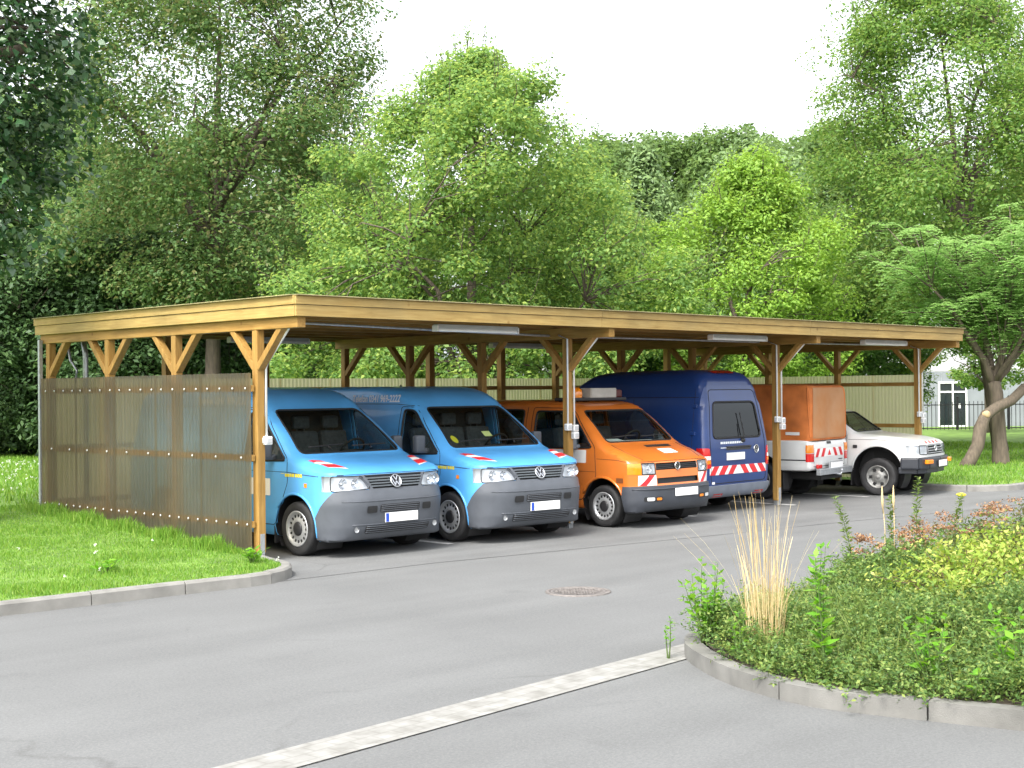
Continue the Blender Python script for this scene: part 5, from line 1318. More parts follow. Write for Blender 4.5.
def again(src, label, loc, rz, sc, group=None):
    c = copy_tree(src); c.location = loc; c.rotation_euler = (0, 0, rz); c.scale = sc if hasattr(sc, '__len__') else (sc,) * 3; c['label'] = label
    if group: c['group'] = group
    return c
G1 = 'trees of the park behind the carport'
# big dull maple on the left
tB = tree('maple_tree', 'tall dull green maple with reddish leaves and open branches, left of the bright green tree', 'tree', at_tree(222, 40), seed=5, H=15.5, cb=4.2, Rr=4.9, shape='round', nc=135, nl=560, leaf=.13, mat='maple', clump=.25, flat=.65, wob=.18, aspect=.62, inner=.3, trunk_r=.27, lean=(-.5, -.6), limbs=9, gap=.03, fill=26000, branch=.10, shoots=60)
# bright tree in the middle
tC = tree('acer_tree', 'bright green bushy tree rising behind the middle of the carport roof', 'tree', at_tree(478, 33), seed=23, H=9.7, cb=.6, Rr=3.75, shape='spire', nc=220, nl=480, leaf=.112, mat='acer', fill=7000, shoots=90, clump=.22, flat=.62, wob=.30, aspect=.6, inner=.4, trunk_r=.2, limbs=6)
tC2 = tree('acer_tree', 'lower green tree with pale tips right of the bright middle tree', 'tree', at_tree(590, 38), seed=29, H=7.6, cb=.6, Rr=2.7, shape='ovoid', nc=100, nl=400, leaf=.12, mat='acer', fill=5000, shoots=80, clump=.26, trunk_r=.14, aspect=.55)
again(tC2, 'green leafy tree squeezed between the maple and the bright middle tree', at_tree(372, 37), 2.1, (.95, .95, .90))
# far row
tD = tree('forest_tree', 'dark rounded far tree furthest left in the distant row', 'tree', at_tree(570, 76), G1, seed=31, H=14.5, cb=2, Rr=4.6, shape='round', nc=90, nl=300, leaf=.32, mat='far', fill=5000, shoots=30, clump=.26, trunk_r=.3)
far = [('dark far tree rising behind the blue green conifer', 622, 80, 1.7, 1.10), ('dark far tree with the highest crown of the distant row', 685, 78, 2.9, 1.07), ('dark far tree right of the highest distant crown', 738, 76, 4.4, 1.06), ('dark far tree above the yellow green tree', 792, 74, .6, 1.0), ('dark far tree behind the large right hand tree', 850, 76, 3.6, 1.08)]
for lb, px, D, rz, sc in far: again(tD, lb, at_tree(px, D), rz, sc, G1)
tree('blue_green_tree', 'slender blue green tree left of the yellow green tree', 'tree', at_tree(648, 56), seed=37, H=11.4, cb=1, Rr=2.2, shape='cone', nc=80, nl=240, leaf=.22, mat='farpale', fill=2000, shoots=40, clump=.32, trunk_r=.18)
tree('pale_tree', 'pale blue green tree with soft crown just above the yellow green tree', 'tree', at_tree(758, 66), seed=41, H=13.4, cb=1.5, Rr=3.2, shape='round', nc=70, nl=240, leaf=.30, mat='farpale', fill=2500, shoots=40, clump=.3, trunk_r=.2)
tE = tree('yellow_green_tree', 'yellow green bushy tree glowing behind the right part of the roof', 'tree', at_tree(750, 36.5), seed=43, H=7.75, cb=.4, Rr=2.65, shape='ovoid', nc=160, nl=330, leaf=.12, mat='yellow', fill=5000, shoots=130, clump=.25, flat=.6, trunk_r=.16, inner=.4)
again(tE, 'smaller yellow green tree under the large right hand tree', at_tree(838, 46), 2.4, (.95, .95, .72))
# right
tF = tree('cherry_tree', 'large tall mid green tree filling the upper right corner', 'tree', at_tree(1004, 40), seed=47, H=15.0, cb=3.3, Rr=4.6, shape='ovoid', nc=230, nl=450, leaf=.125, mat='cherry', fill=17000, shoots=120, clump=.23, flat=.6, wob=.15, aspect=.55, inner=.25, trunk_r=.18, limbs=8, droop=.8, lean=(-1.8, 1.2))
again(tF, 'large tree cut off by the right edge, behind the feather leaved tree', at_tree(1095, 46), 2.2, (1.0, 1.0, 1.0))
tree('young_tree', 'small thin tree with a dark green crown in front of the pale building', 'tree', at_tree(986, 56), seed=53, H=4.3, cb=1.9, Rr=1.9, shape='broad', nc=34, nl=130, leaf=.20, mat='cherry', clump=.30, trunk_r=.09, limbs=4)
# ivy covered tree at the left edge
tA = tree('ivy_tree', 'dark glossy ivy covered tree hanging in from the left edge', 'tree', at_tree(-58, 18), seed=59, H=12.5, cb=3.7, Rr=2.0, shape='column', nc=140, nl=210, leaf=.12, mat='ivy', fill=9000, clump=.34, flat=.9, wob=.2, aspect=.7, inner=.3, trunk_r=.32, limbs=6, droop=.3)
for d, z in (((.50, -.46, .16), 5.85), ((.80, -.76, .24), 5.9)):
    v = Vector(d); p0 = Vector((0, 0, z)); m = MB(); m.tube([p0, p0 + v * .6, p0 + v * 1.0], [.10, .075, .065], 9); cb_ = m.build('cut_branch', M['bark_light'], tA, fix=False)
    m = MB(); m.tube([p0 + v * .995, p0 + v * 1.006], .058, 9); m.build('sawn_face', M['cut_wood'], cb_)
# dark shrubbery at the left and understorey behind the carport
tH = tree('dark_shrub', 'tall dark shrub at the left edge of the lawn', 'shrub', at_tree(-30, 40), 'dark shrubs at the back of the lawn', seed=61, H=6.6, cb=.1, Rr=2.7, shape='broad', nc=90, nl=230, leaf=.17, mat='dark', fill=5000, clump=.27, trunk_r=.12, inner=.4)
for lb, px, D, rz, sc in (('tall dark shrub just left of the carport corner', 28, 42, 1.2, 1.0), ('dark shrub partly hidden by the rear corner post of the side wall', 86, 41, 2.3, .98), ('dark shrub behind the middle of the side wall', 150, 42, 3.3, 1.0), ('dark shrub behind the front part of the side wall', 212, 43, 4.1, .9), ('dark shrub under the maple behind the light blue vans', 292, 46, 5.2, .92)):
    again(tH, lb, at_tree(px, D), rz, sc, 'dark shrubs at the back of the lawn')
tU = tree('green_shrub', 'leafy green shrub behind the fence above the first light blue van', 'shrub', at_tree(345, 41), 'green shrubs behind the carport fence', seed=67, H=4.6, cb=.2, Rr=1.9, shape='broad', nc=60, nl=210, leaf=.15, mat='under', fill=4000, clump=.28, trunk_r=.08, inner=.4)
for lb, px, D, rz, sc in (('leafy green shrub behind the fence above the second light blue van', 438, 40, 1.0, 1.0), ('leafy green shrub behind the fence right of the white house', 588, 42, 2.0, 1.1), ('leafy green shrub behind the fence above the dark blue van', 668, 40, 3.1, 1.0), ('leafy green shrub behind the fence above the orange canvas cover', 790, 42, 4.3, 1.15), ('leafy green shrub behind the fence near the right end post', 860, 44, 5.0, 1.1)):
    again(tU, lb, at_tree(px, D), rz, sc, 'green shrubs behind the carport fence')
bk = [('far backdrop tree at the left edge behind the dark shrubs', -60, 62, 0.4, 1.0), ('far backdrop tree behind the left corner of the carport', 40, 64, 1.4, 1.05), ('far backdrop tree seen under the branches of the maple', 135, 66, 2.4, .9), ('far backdrop tree behind the maple trunk', 235, 66, 3.4, .98), ('far backdrop tree between maple and bright tree', 335, 68, 4.4, .92), ('far backdrop tree behind the bright middle tree', 440, 72, 5.4, .80), ('far backdrop tree to the right behind the office building', 930, 84, .9, 1.1), ('far backdrop tree behind the right edge of the office building', 1040, 86, 1.9, 1.1)]
for lb, px, D, rz, sc in bk: again(tD, lb, at_tree(px, D), rz, sc, G1)
# feather leaved tree on the right lawn
def feather_tree(loc):
    rg = np.random.default_rng(71); t = thing('feather_leaved_tree', 'spreading tree with feathered leaves and leaning low limb on the right lawn', 'tree', loc, 0)
    V3 = Vector; f = V3((.7046, .7096, 0)); r = V3((.7096, -.7046, 0))
    P = lambda a, b, z: r * a + f * b + V3((0, 0, z))          # a to the right, b away
    tb = MB()
    tb.tube([P(0, 0, -.2), P(0, 0, .1), P(-.02, 0, .5), P(-.04, 0, 1.1), P(-.08, 0, 1.75), P(-.12, .05, 2.0)], [.255, .215, .175, .155, .15, .145], 14)
    fork = P(-.12, .05, 1.95); ends = []
    limbs = [([fork, P(-.45, 0, 2.7), P(-1.0, -.1, 3.5), P(-1.7, -.2, 4.3)], 0.106), ([fork, P(-.25, .2, 3.0), P(-.5, .3, 3.9), P(-.9, .3, 4.9)], 0.099), ([fork, P(.10, .0, 2.8), P(.25, -.2, 3.8), P(.2, -.4, 5.0)], 0.106), ([fork, P(.35, .1, 2.5), P(.75, .0, 3.1), P(1.0, -.2, 4.0), P(1.6, -.2, 4.9)], 0.092), ([fork, P(.5, .5, 2.7), P(1.3, .9, 3.6), P(2.4, 1.0, 4.4)], 0.079), ([P(-.2, 0, 2.3), P(-.6, .9, 3.2), P(-1.2, 1.5, 4.1)], 0.073), ([fork, P(.3, -.8, 3.1), P(.4, -1.7, 4.1)], 0.073)]
    for pts, rad in limbs:
        Q = []
        for a, b in zip(pts, pts[1:]):
            for i in range(3): Q.append(a.lerp(b, i / 3) + V3(rg.normal(size=3)) * .02)
        Q.append(pts[-1]); tb.tube(Q, [rad * (1 - .75 * i / (len(Q) - 1)) for i in range(len(Q))], 9)
        e = Q[-1]; ends.append((e, rad * .25)); ends.append((Q[-4], rad * .4)); ends.append((Q[-6] if len(Q) > 6 else Q[-4], rad * .45))
    tips = []
    for e, rad in ends:
        for k in range(6):
            a = rg.uniform(0, 6.28); d = V3((math.cos(a), math.sin(a), rg.uniform(-.1, 1.35))) * rg.uniform(.6, 1.6)
            q = e + d; q.z = max(3.3 + .7 * rg.uniform(), min(6.3 + .5 * rg.uniform(), q.z)); mid = e.lerp(q, .5) + V3((0, 0, .12)); tb.tube([e, mid, q], [rad * .7, rad * .45, .012], 6, caps=False); tips.append((q, d.normalized())); tips.append((mid, d.normalized()))
    # low limb resting towards the grass, sawn stub in the middle
    low = [P(1.5, .2, 2.05), P(1.0, .1, 1.95), P(.55, -.1, 1.85), P(.15, -.35, 1.55), P(-.25, -.5, 1.4), P(-.55, -.6, 1.22), P(-.72, -.7, .9), P(-.80, -.75, .5), P(-1.02, -.85, .15), P(-1.2, -.9, -.08)]
    tb.tube(low, [.11, .115, .12, .12, .125, .135, .155, .15, .155, .17], 12)
    tb.tube([P(1.4, .2, 2.05), P(1.9, .3, 2.4), P(2.6, .3, 3.2), P(3.0, .2, 4.0)], [.11, .10, .07, .035], 9)
    e = P(3.0, .2, 4.0)
    for k in range(8): a = rg.uniform(0, 6.28); q = e + V3((math.cos(a), math.sin(a), rg.uniform(-.2, .6))) * rg.uniform(.5, 1.4); tb.tube([e, q], [.03, .012], 5, caps=False); tips.append((q, (q - e).normalized()))
    tb.build('trunk', M['bark_light'], t, fix=False)
    m = MB(); c = P(-.56, -.74, 1.24); m.lathe([(.0, .02), (.075, .018), (.085, 0), (.08, -.1)], (0, 0, 0), 'z', 14); o = m.build('sawn_stub', M['cut_wood'], t, loc=c); o.rotation_euler = V3((-.4, -.9, .15)).to_track_quat('Z', 'Y').to_euler()
    PP = []; NN = []; UU = []
    for q, d in tips:
        nf = rg.integers(7, 10)
        for k in range(nf):
            a = 6.283 * k / nf + rg.normal() * .25; h = V3((math.cos(a), math.sin(a), 0)); L = rg.uniform(.42, .66); rise = rg.uniform(-.2, 1)
            for i in range(8):
                s = (i + 1) / 8; p = q + h * L * s + V3((0, 0, (.10 + .12 * rise) * math.sin(s * 2.2) - (.52 - .3 * rise) * s * s)) * (L / .55); side = V3((-h.y, h.x, 0))
                for sg in (-1, 1):
                    u = (side * sg + h * .45 + V3((0, 0, -.25))).normalized(); PP.append(p + u * .055); UU.append(u); NN.append((V3((0, 0, 1)) + h * .2 * rg.normal() + side * .2 * sg).normalized())
    PP = np.array([p[:] for p in PP]); NN = np.array([p[:] for p in NN]); UU = np.array([p[:] for p in UU])
    V, F = leaves(PP, NN, rg.uniform(.12, .17, len(PP)), .05, .15, updir=UU); link('crown', np_mesh('feather crown', V, F, LM['sumac']), t)
    print('feather leaflets', len(PP))
feather_tree((22.8, 1.92, .1))
print('trees', time.time() - _t0)
# ------------------------------------------------------------------ lawn, bed plants
LM['grass'] = leaf_mat('grass blades', [(.075, .18, .018), (.115, .245, .026), (.16, .31, .035), (.25, .34, .07)], .35)
LM['cover'] = leaf_mat('ground cover leaves', [(.058, .118, .03), (.088, .165, .04), (.135, .22, .048), (.24, .29, .075)], .3)
LM['golden'] = leaf_mat('golden shrub leaves', [(.12, .22, .03), (.20, .30, .04), (.30, .38, .06), (.42, .43, .12)], .35)
LM['rusty'] = leaf_mat('green shrub leaves with rusty tips', [(.07, .14, .035), (.10, .175, .045), (.15, .19, .055), (.21, .15, .07)], .3)
LM['flowerhead'] = leaf_mat('rusty flower heads', [(.24, .115, .06), (.31, .165, .085), (.33, .24, .13)], .2)
LM['sapling'] = leaf_mat('bright sapling leaves', [(.09, .25, .02), (.14, .34, .03), (.22, .42, .05)], .45)
LM['weed'] = leaf_mat('weed leaves', [(.10, .17, .04), (.145, .22, .05), (.20, .25, .07)], .3)
LM['straw'] = leaf_mat('dry straw', [(.34, .24, .10), (.50, .39, .19), (.64, .55, .33)], .2)
LM['white_bloom'] = leaf_mat('white clover heads', [(.6, .62, .55), (.75, .75, .7)], .2)
M['stem'] = pbr('green stem', (.08, .13, .03), .7, 0, .2)
M['stem_brown'] = pbr('brown stem', (.10, .06, .03), .7, 0, .2)
def inside(P, poly):
    """points (n,2) inside polygon"""
    x, y = P[:, 0], P[:, 1]; r = np.zeros(len(P), bool); q = poly[-1]
    for p in poly:
        with np.errstate(divide='ignore', invalid='ignore'):
            c = ((p[1] > y) != (q[1] > y)) & (x < (q[0] - p[0]) * (y - p[1]) / (q[1] - p[1] + 1e-12) + p[0])
        r ^= c; q = p
    return r
def lawn_np(x, y):
    fx = 1 - np.clip((x - 2.5) / 9.0, 0, 1) * .9; yy = np.clip(y + .4, 0, 6.5); return .115 + .048 * yy * fx + np.where(y > 30, .004 * (y - 30), 0)
def blades(P, z, h, wd, rng, lean=.45):
    n = len(P); a = rng.uniform(0, 6.283, n); d = np.stack([np.cos(a), np.sin(a), np.zeros(n)], 1); b = rng.uniform(0, 6.283, n); ln = np.stack([np.cos(b), np.sin(b), np.zeros(n)], 1) * (rng.uniform(.1, 1, n) * lean * h)[:, None]
    B = np.concatenate([P, z[:, None]], 1); V = np.empty((n, 4, 3)); up = np.zeros((n, 3)); up[:, 2] = h
    V[:, 0] = B - d * wd[:, None] * .5; V[:, 1] = B + d * wd[:, None] * .5; V[:, 2] = B + d * wd[:, None] * .38 + up * .6 + ln * .54; V[:, 3] = B + up + ln
    return V.reshape(-1, 3), np.arange(4 * n).reshape(n, 4)
rg = np.random.default_rng(5)
LW = [(p[0], p[1] + .02) for p in KL] + [(-.22, 5.5), (-.22, 40), (-46, 40)]
def scatter(x0, x1, y0, y1, n, poly):
    P = np.stack([rg.uniform(x0, x1, n), rg.uniform(y0, y1, n)], 1); return P[inside(P, poly)]
Vs = []; Fs = []; o = 0
def put(V, F):
    global o
    Vs.append(V); Fs.append(F + o); o += len(V)
P = scatter(-6.5, -.1, -1.6, 5.5, 95000, LW); nz = .6 + .8 * (np.sin(P[:, 0] * 1.7 + P[:, 1] * 2.3) * np.sin(P[:, 0] * .9 - P[:, 1] * 1.3)) ** 2
put(*blades(P, lawn_np(P[:, 0], P[:, 1]) - .005, rg.uniform(.03, .065, len(P)) * nz, rg.uniform(.006, .012, len(P)), rg, .7))
P = scatter(-24, -.1, 5, 38, 85000, LW); put(*blades(P, lawn_np(P[:, 0], P[:, 1]) - .005, rg.uniform(.05, .13, len(P)), rg.uniform(.012, .022, len(P)), rg, .7))
P = scatter(-.2, 14, 5.5, 34, 60000, [(-.2, 5.5), (14, 5.5), (14, 34), (-.2, 34)]); put(*blades(P, lawn_np(P[:, 0], P[:, 1]) - .005, rg.uniform(.05, .13, len(P)), rg.uniform(.014, .026, len(P)), rg, .7))
LWR = [(15.72, 0)] + [(p[0], p[1]) for p in KR[1:]] + [(60, 40), (15.72, 40)]
P = scatter(15.4, 34, -1.6, 22, 70000, LWR); put(*blades(P, lawn_np(P[:, 0], P[:, 1]) - .005, rg.uniform(.04, .10, len(P)), rg.uniform(.014, .026, len(P)), rg, .7))
P = scatter(-15, -6.4, -1.6, 5.5, 50000, LW); put(*blades(P, lawn_np(P[:, 0], P[:, 1]) - .005, rg.uniform(.04, .09, len(P)), rg.uniform(.009, .016, len(P)), rg, .7))
# longer grass along the foot of the side wall
P = np.stack([-.20 - np.abs(rg.normal(0, .16, 5200)), rg.uniform(-.05, 5.4, 5200)], 1); put(*blades(P, lawn_np(P[:, 0], P[:, 1]) - .005, rg.uniform(.06, .17, len(P)) * (.5 + .7 * np.sin(P[:, 1] * 3.1) ** 2), rg.uniform(.006, .014, len(P)), rg, .5))
tag(link('lawn_grass', np_mesh('lawn_grass', np.concatenate(Vs), np.concatenate(Fs), LM['grass'])), 'short green grass growing on the lawns beside the carport', 'grass', kind='stuff')
# white clover heads
P = np.concatenate([scatter(-6, -.3, -1.3, 2.2, 16, LW), scatter(-16, -1.5, 6, 26, 900, LW), scatter(-.2, 9, 7, 20, 700, [(-.2, 5.5), (14, 5.5), (14, 34), (-.2, 34)])]); n = len(P)
P3 = np.concatenate([P, (lawn_np(P[:, 0], P[:, 1]) + rg.uniform(.05, .10, n))[:, None]], 1); P3 = np.repeat(P3, 6, 0) + rg.normal(size=(6 * n, 3)) * .010
V, F = leaves(P3, unit(rg.normal(size=(6 * n, 3)) + [0, 0, .8]), (.022), .02); tag(link('clover_flowers', np_mesh('clover_flowers', V, F, LM['white_bloom'])), 'tiny white clover flowers scattered through the grass', 'flowers', kind='stuff')
def leafy(name, label, cat, loc, stems, mat, leaf, n, H, spread, group=None, aspect=.45, upright=.3, seed=1, stemmat='stem', base=.1, lean=(0, 0)):
    """herb with one or more stems and alternate leaves"""
    r = np.random.default_rng(seed); t = thing(name, label, cat, loc, 0, group); tb = MB(); P = []; U = []; Nn = []; S = []
    for k in range(stems):
        a = r.uniform(0, 6.28); sp = spread * r.uniform(.3, 1) if stems > 1 else 0; h = H * (r.uniform(.7, 1) if k else 1)
        top = Vector((sp * math.cos(a) + lean[0] * h, sp * math.sin(a) + lean[1] * h, h)); b0 = Vector((.15 * sp * math.cos(a), .15 * sp * math.sin(a), 0)); mid = b0.lerp(top, .5) + Vector((.05 * h * math.cos(a + 1), .05 * h * math.sin(a + 1), .05 * h))
        cur = lambda q: b0 * (1 - q) ** 2 + mid * 2 * q * (1 - q) + top * q * q
        tb.tube([cur(i / 6) - (Vector((0, 0, .03)) if i == 0 else Vector()) for i in range(7)], [.006 * (1.2 - i / 6) for i in range(7)], 5)
        for i in range(n):
            q = base + (1 - base) * (i + .5) / n; p = cur(q); a2 = i * 2.4 + r.normal() * .4; s = leaf * r.uniform(.75, 1.2) * (1 - .35 * q)
            u = Vector((math.cos(a2), math.sin(a2), upright + r.normal() * .25)).normalized(); P.append((p + u * s * .55)[:]); U.append(u[:]); Nn.append((Vector((-.4 * u.x, -.4 * u.y, 1)) + Vector(r.normal(size=3)) * .3).normalized()[:]); S.append(s)
    P, U, Nn, S = map(np.array, (P, U, Nn, S)); V, F = leaves(P, Nn, S, S * aspect, .12, updir=U)
    link('leaves', np_mesh(name, V, F, LM[mat]), t); tb.build('stem', M[stemmat], t, fix=False); return t
# low ground cover: sprays of small leaves
IN = [(p[0] + .10, p[1] - .10) for p in ISL] + [(22, -14)]
def sprays(n, x0, x1, y0, y1, L0, leaf, k, seed):
    r = np.random.default_rng(seed); P = np.stack([r.uniform(x0, x1, n), r.uniform(y0, y1, n)], 1); P = P[inside(P, IN)]; n = len(P)
    z = np.array([isl_z(a, b) for a, b in P]); hump = .10 + .17 * np.sin(P[:, 0] * 2.1 + 1) * np.sin(P[:, 1] * 1.9) + .08 * np.sin(P[:, 0] * 5.3) * np.sin(P[:, 1] * 4.7 + 2)
    edge = np.clip((P[:, 0] + 2.0) / .9, 0, 1); z = z + np.clip(hump, 0, .4) * (.3 + .7 * edge) * r.uniform(.2, 1, n)
    a = r.uniform(0, 6.283, n); el = r.uniform(.0, 1.15, n); d = np.stack([np.cos(a) * np.cos(el), np.sin(a) * np.cos(el), np.sin(el)], 1); L = L0 * r.uniform(.5, 1.3, n)
    s = np.tile((np.arange(k) + 1) / k, n); R_ = lambda x: np.repeat(x, k, 0)
    base = np.concatenate([P, z[:, None]], 1); Q = R_(base) + R_(d) * (s * R_(L))[:, None]; Q[:, 2] -= .25 * R_(L) * s * s
    side = unit(np.cross(R_(d), r.normal(size=(n * k, 3)))); Q += side * leaf * .5; Nn = unit(np.array([0, 0, 1.0]) + r.normal(size=(n * k, 3)) * .55)
    S = leaf * r.uniform(.6, 1.3, n * k); U = unit(side + R_(d) * .8)
    return leaves(Q, Nn, S, S * .5, .15, updir=U)
V1, F1 = sprays(12500, -2.1, 2.6, -11.2, -6.6, .27, .034, 18, 3); V2, F2 = sprays(11000, 1.5, 13, -12.5, -5.6, .32, .05, 14, 4)
tag(link('ground_cover', np_mesh('ground_cover', np.concatenate([V1, V2]), np.concatenate([F1, F2 + len(V1)]), LM['cover'])), 'low green ground cover filling the kerbed planting bed', 'ground cover', kind='stuff')
P = np.stack([rg.uniform(-2, 3, 14000), rg.uniform(-11, -6.7, 14000)], 1); P = P[inside(P, IN)]; w_ = np.exp(-((P[:, 0] + .6) ** 2 + (P[:, 1] + 7.9) ** 2) / 1.3); P = P[rg.uniform(size=len(P)) < .05 + .6 * w_]
V, F = blades(P, np.array([isl_z(a, b) for a, b in P]), rg.uniform(.12, .30, len(P)), rg.uniform(.003, .006, len(P)), rg, .75)
tag(link('bed_grass', np_mesh('bed_grass', V, F, LM['weed'])), 'wispy wild grass growing through the ground cover in the bed', 'grass', kind='stuff')
# golden and rusty shrubs
def shrub(name, label, loc, Rr, H, mat, leaf, n, seed, group, heads=0):
    r = np.random.default_rng(seed); t = thing(name, label, 'shrub', loc, 0, group); tb = MB(); P = []; D = []
    for k in range(26):
        a = r.uniform(0, 6.28); q = math.sqrt(r.uniform(0, 1)); e = Vector((Rr * q * math.cos(a), Rr * q * math.sin(a), H * (1 - .55 * q * q) * r.uniform(.8, 1.08))); tb.tube([Vector((0.1 * e.x, .1 * e.y, -.05)), e * .55 + Vector((0, 0, .1 * H)), e], [.008, .005, .003], 4, caps=False)
        for s in np.linspace(.25, 1, n):
            P.append((e * s + Vector(r.normal(size=3)) * .035)[:]); D.append(((e * .5 + Vector((0, 0, .5 * H))).normalized() + Vector(r.normal(size=3)) * .5)[:])
    P = np.array(P); P = np.repeat(P, 5, 0) + r.normal(size=(5 * len(P), 3)) * .045; Nn = unit(np.repeat(np.array(D), 5, 0) + r.normal(size=(len(P), 3)) * .4); S = leaf * r.uniform(.6, 1.25, len(P))
    V, F = leaves(P, Nn, S, S * .45, .15, rng=r)
    nf = len(F); VV = [V]; FF = [F]; oo = len(V)
    for k in range(heads):                                      # flat rusty heads of many tiny florets
        a = r.uniform(0, 6.28); q = math.sqrt(r.uniform(0, 1)) * .95; c = np.array([Rr * q * math.cos(a), Rr * q * math.sin(a), H * (1 - .4 * q * q) + r.uniform(.02, .14)]); n2 = 50; d = r.normal(size=(n2, 3)) * np.array([.045, .045, .016])
        v, f = leaves(c + d, unit(r.normal(size=(n2, 3)) * .6 + [0, 0, 1]), .026, .022); VV.append(v); FF.append(f + oo); oo += len(v)
    me = np_mesh(name, np.concatenate(VV), np.concatenate(FF), [LM[mat], LM['flowerhead']]); mi = np.zeros(len(me.polygons), dtype=np.int32); mi[nf:] = 1; me.polygons.foreach_set('material_index', mi)
    link('foliage', me, t); tb.build('stem', M['stem_brown'], t, fix=False)
    return t
for k, (x, y, Rr, H, lb) in enumerate(((1.05, -8.35, .75, .52, 'golden leaved shrub nearest the dry grass tuft'), (2.35, -8.0, .8, .55, 'golden leaved shrub in the middle of the bed'), (2.05, -9.15, .75, .52, 'golden leaved shrub nearest the camera at the right edge'), (3.7, -8.2, .85, .58, 'golden leaved shrub at the right edge in front of the rusty shrubs'), (3.3, -9.5, .8, .55, 'golden leaved shrub cut off by the right edge of the photo'))):
    shrub('golden_shrub', lb, (x, y, isl_z(x, y)), Rr, H, 'golden', .055, 24, 80 + k, 'golden shrubs in the bed')
for k, (x, y, Rr, H, lb) in enumerate(((2.15, -7.12, .5, .36, 'rusty tipped shrub at the left end of the back row'), (3.1, -7.1, .55, .38, 'rusty tipped shrub below the tall weeds'), (4.2, -7.0, .65, .44, 'rusty tipped shrub in the middle of the back row'), (5.3, -7.05, .7, .48, 'rusty tipped shrub right of the middle in the back row'), (6.5, -7.1, .75, .52, 'rusty tipped shrub at the right end of the back row'), (5.0, -7.9, .7, .46, 'rusty tipped shrub behind the golden shrubs'))):
    shrub('rusty_shrub', lb, (x, y, isl_z(x, y)), Rr, H, 'rusty', .048, 20, 90 + k, 'rusty tipped shrubs along the back of the bed', 13)
# dry grass tuft
t = thing('dry_grass_tuft', 'tall straw coloured tuft of dry grass in the bed', 'dry grass', (-1.22, -8.02, .13), 0)
r = np.random.default_rng(101); n = 170; V = []; F = []
for i in range(n):
    a = r.uniform(0, 6.283); q = r.uniform(0, 1); b = Vector((.085 * math.sqrt(q) * math.cos(a), .14 * math.sqrt(q) * math.sin(a), -.03)); h = r.uniform(.35, 1.02) if i > 45 else r.uniform(.95, 1.2)
    sp = r.uniform(.02, .10) if i > 14 else r.uniform(.2, .55); tp = b + Vector((sp * math.cos(a), sp * math.sin(a), h * (1 if i > 12 else .85))); m_ = b.lerp(tp, .5) + Vector((-.25 * sp * math.cos(a), -.25 * sp * math.sin(a), .06 * h)); wv = r.uniform(.0009, .0021); tp += Vector((r.normal() * .06, r.normal() * .06, 0)) * h
    if i % 9 == 0: tp.z *= .55; m_.z += .18 * h; pd = Vector((-math.sin(a + .7), math.cos(a + .7), 0)); pd = Vector((.7096, -.7046, 0)) * .8 + pd * .4
    for s in range(6):
        q = s / 5; c = b * (1 - q) ** 2 + m_ * 2 * q * (1 - q) + tp * q * q; w2 = wv * (1.1 - .5 * q) * (1.7 if .78 < q < .95 else 1); V += [(c - pd * w2)[:], (c + pd * w2)[:]]
    o_ = len(V) - 12; F += [(o_ + 2 * s, o_ + 2 * s + 1, o_ + 2 * s + 3, o_ + 2 * s + 2) for s in range(5)]
link('blades', np_mesh('dry_grass_tuft', np.array(V), np.array(F), LM['straw']), t)
for k in range(2):
    b = Vector((2.25 + k * .12, -6.95 - k * .03, .15)); m = MB(); m.tube([(0, 0, 0), (.01, 0, .5), (.03 * (k - .5), .01, .86)], [.005, .004, .003], 5); m.tube([(.02 * (k - .5), .005, .66), (.03 * (k - .5), .01, .78), (.035 * (k - .5), .01, .92)], [.004, .014, .003], 6)
    tg_ = thing('dry_seed_stalk', ('thin dry seed stalk left of its twin among the tall weeds', 'thin dry seed stalk right of its twin among the tall weeds')[k], 'dry stalk', b, 0, 'dry seed stalks'); m.build('stalk', M['straw_m'] if 'straw_m' in M else M.setdefault('straw_m', pbr('straw stalk', (.5, .38, .2), .8, 0, .15)), tg_)
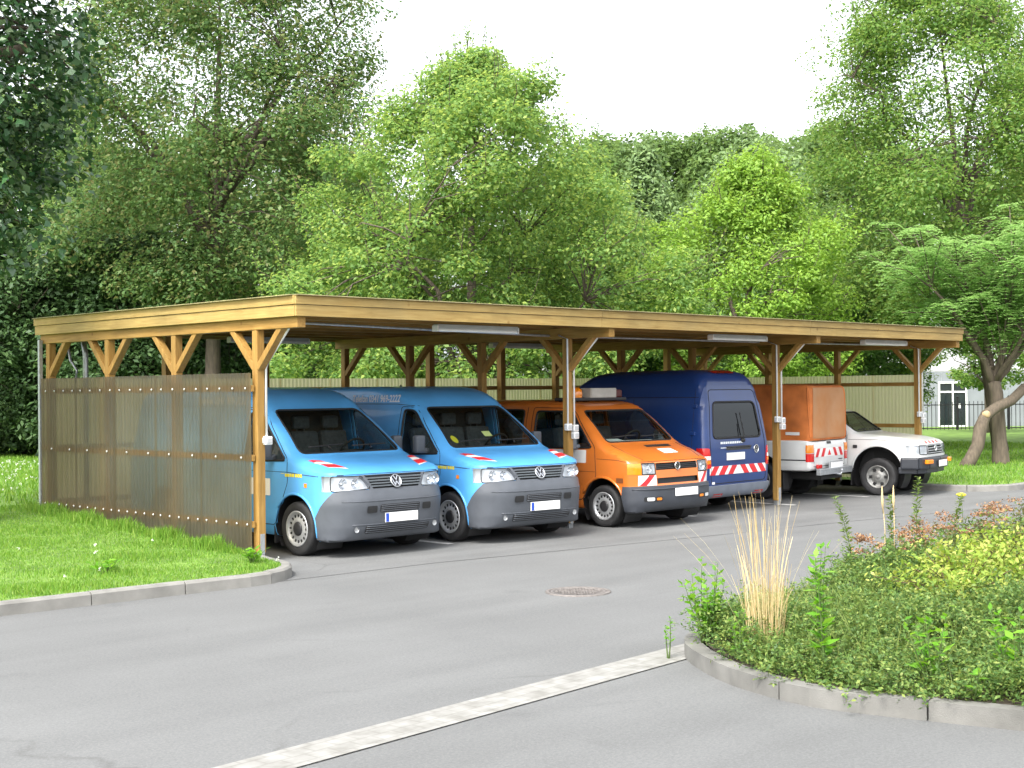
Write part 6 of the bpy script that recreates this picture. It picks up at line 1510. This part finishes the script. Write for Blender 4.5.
# saplings and tall weeds
leafy('sapling', 'bright green bushy sapling at the corner of the kerbed bed', 'sapling', (-1.20, -7.48, .12), 11, 'sapling', .10, 18, .62, .19, seed=111, aspect=.5)
leafy('sapling', 'tall single stemmed bright green sapling right of the dry grass tuft', 'sapling', (-1.62, -8.78, .12), 5, 'sapling', .125, 22, .84, .11, seed=113, aspect=.42, upright=1.0)
leafy('seedling', 'tiny green seedling growing in the road beside the kerb corner', 'seedling', (-1.42, -7.30, .0), 2, 'sapling', .06, 13, .32, .03, seed=115, aspect=.5, base=.35, upright=.6)
leafy('seedling', 'small green seedling below the dry grass tuft', 'seedling', (-1.56, -8.05, .12), 5, 'sapling', .06, 10, .36, .08, seed=117)
leafy('broad_weed', 'yellowish broad leaved weed in the lower middle of the bed', 'weed', (-1.45, -9.45, .12), 7, 'sapling', .11, 11, .48, .18, seed=119, aspect=.45, upright=.7)
leafy('broad_weed', 'broad leaved weed with upright leaves near the lower right corner', 'weed', (-1.22, -9.88, .12), 6, 'sapling', .13, 9, .50, .14, seed=121, aspect=.45, upright=1.0)
leafy('broad_weed', 'darker broad leaved weed at the lower right edge', 'weed', (-.95, -10.05, .12), 10, 'under', .12, 9, .46, .28, seed=123, aspect=.7, upright=.2)
leafy('seedling', 'green seedling hanging over the kerb near the lower right corner', 'seedling', (-1.66, -9.83, .12), 2, 'sapling', .10, 5, .20, .06, seed=125, aspect=.5)
for k, (x, y, h, ln, lb) in enumerate(((1.90, -6.86, .86, (-.18, .14), 'tall weed leaning left, leftmost of the tall weeds'), (2.55, -6.90, .82, (-.05, .03), 'upright tall weed in front of the white pickup wheel'), (2.92, -6.90, .98, (.03, -.02), 'tallest weed, in front of the white pickup bumper'), (3.5, -6.95, .78, (.12, -.1), 'tall weed leaning right, beside the yellow flower'))):
    leafy('tall_weed', lb, 'weed', (x, y, .14), 1, 'weed', .085, 120, h, 0, 'tall weeds at the back of the bed', .42, .1, 131 + k, 'stem', .25, ln)
t = leafy('yellow_flower', 'single yellow flower on a thin stem among the tall weeds', 'flower', (3.75, -6.95, .14), 1, 'weed', .05, 6, .74, 0, seed=141); m = MB(); m.lathe([(.0, .02), (.03, .015), (.055, 0), (.03, -.02), (0, -.03)], (0, 0, .76), 'z', 10); m.build('blossom', M.setdefault('yellow_petal', pbr('yellow petals', (.75, .62, .03), .6, 0, .1)), t)
leafy('broad_weed', 'leafy weed on the grass corner by the kerb near the front post', 'weed', (-.62, -.75, .12), 9, 'sapling', .13, 6, .16, .20, seed=151, aspect=.35, upright=.5)
leafy('broad_weed', 'leafy weed with yellow tips in the middle of the left lawn', 'weed', (-2.2, -.35, .12), 9, 'sapling', .12, 6, .15, .22, seed=153, aspect=.35, upright=.5)
print('plants', time.time() - _t0)
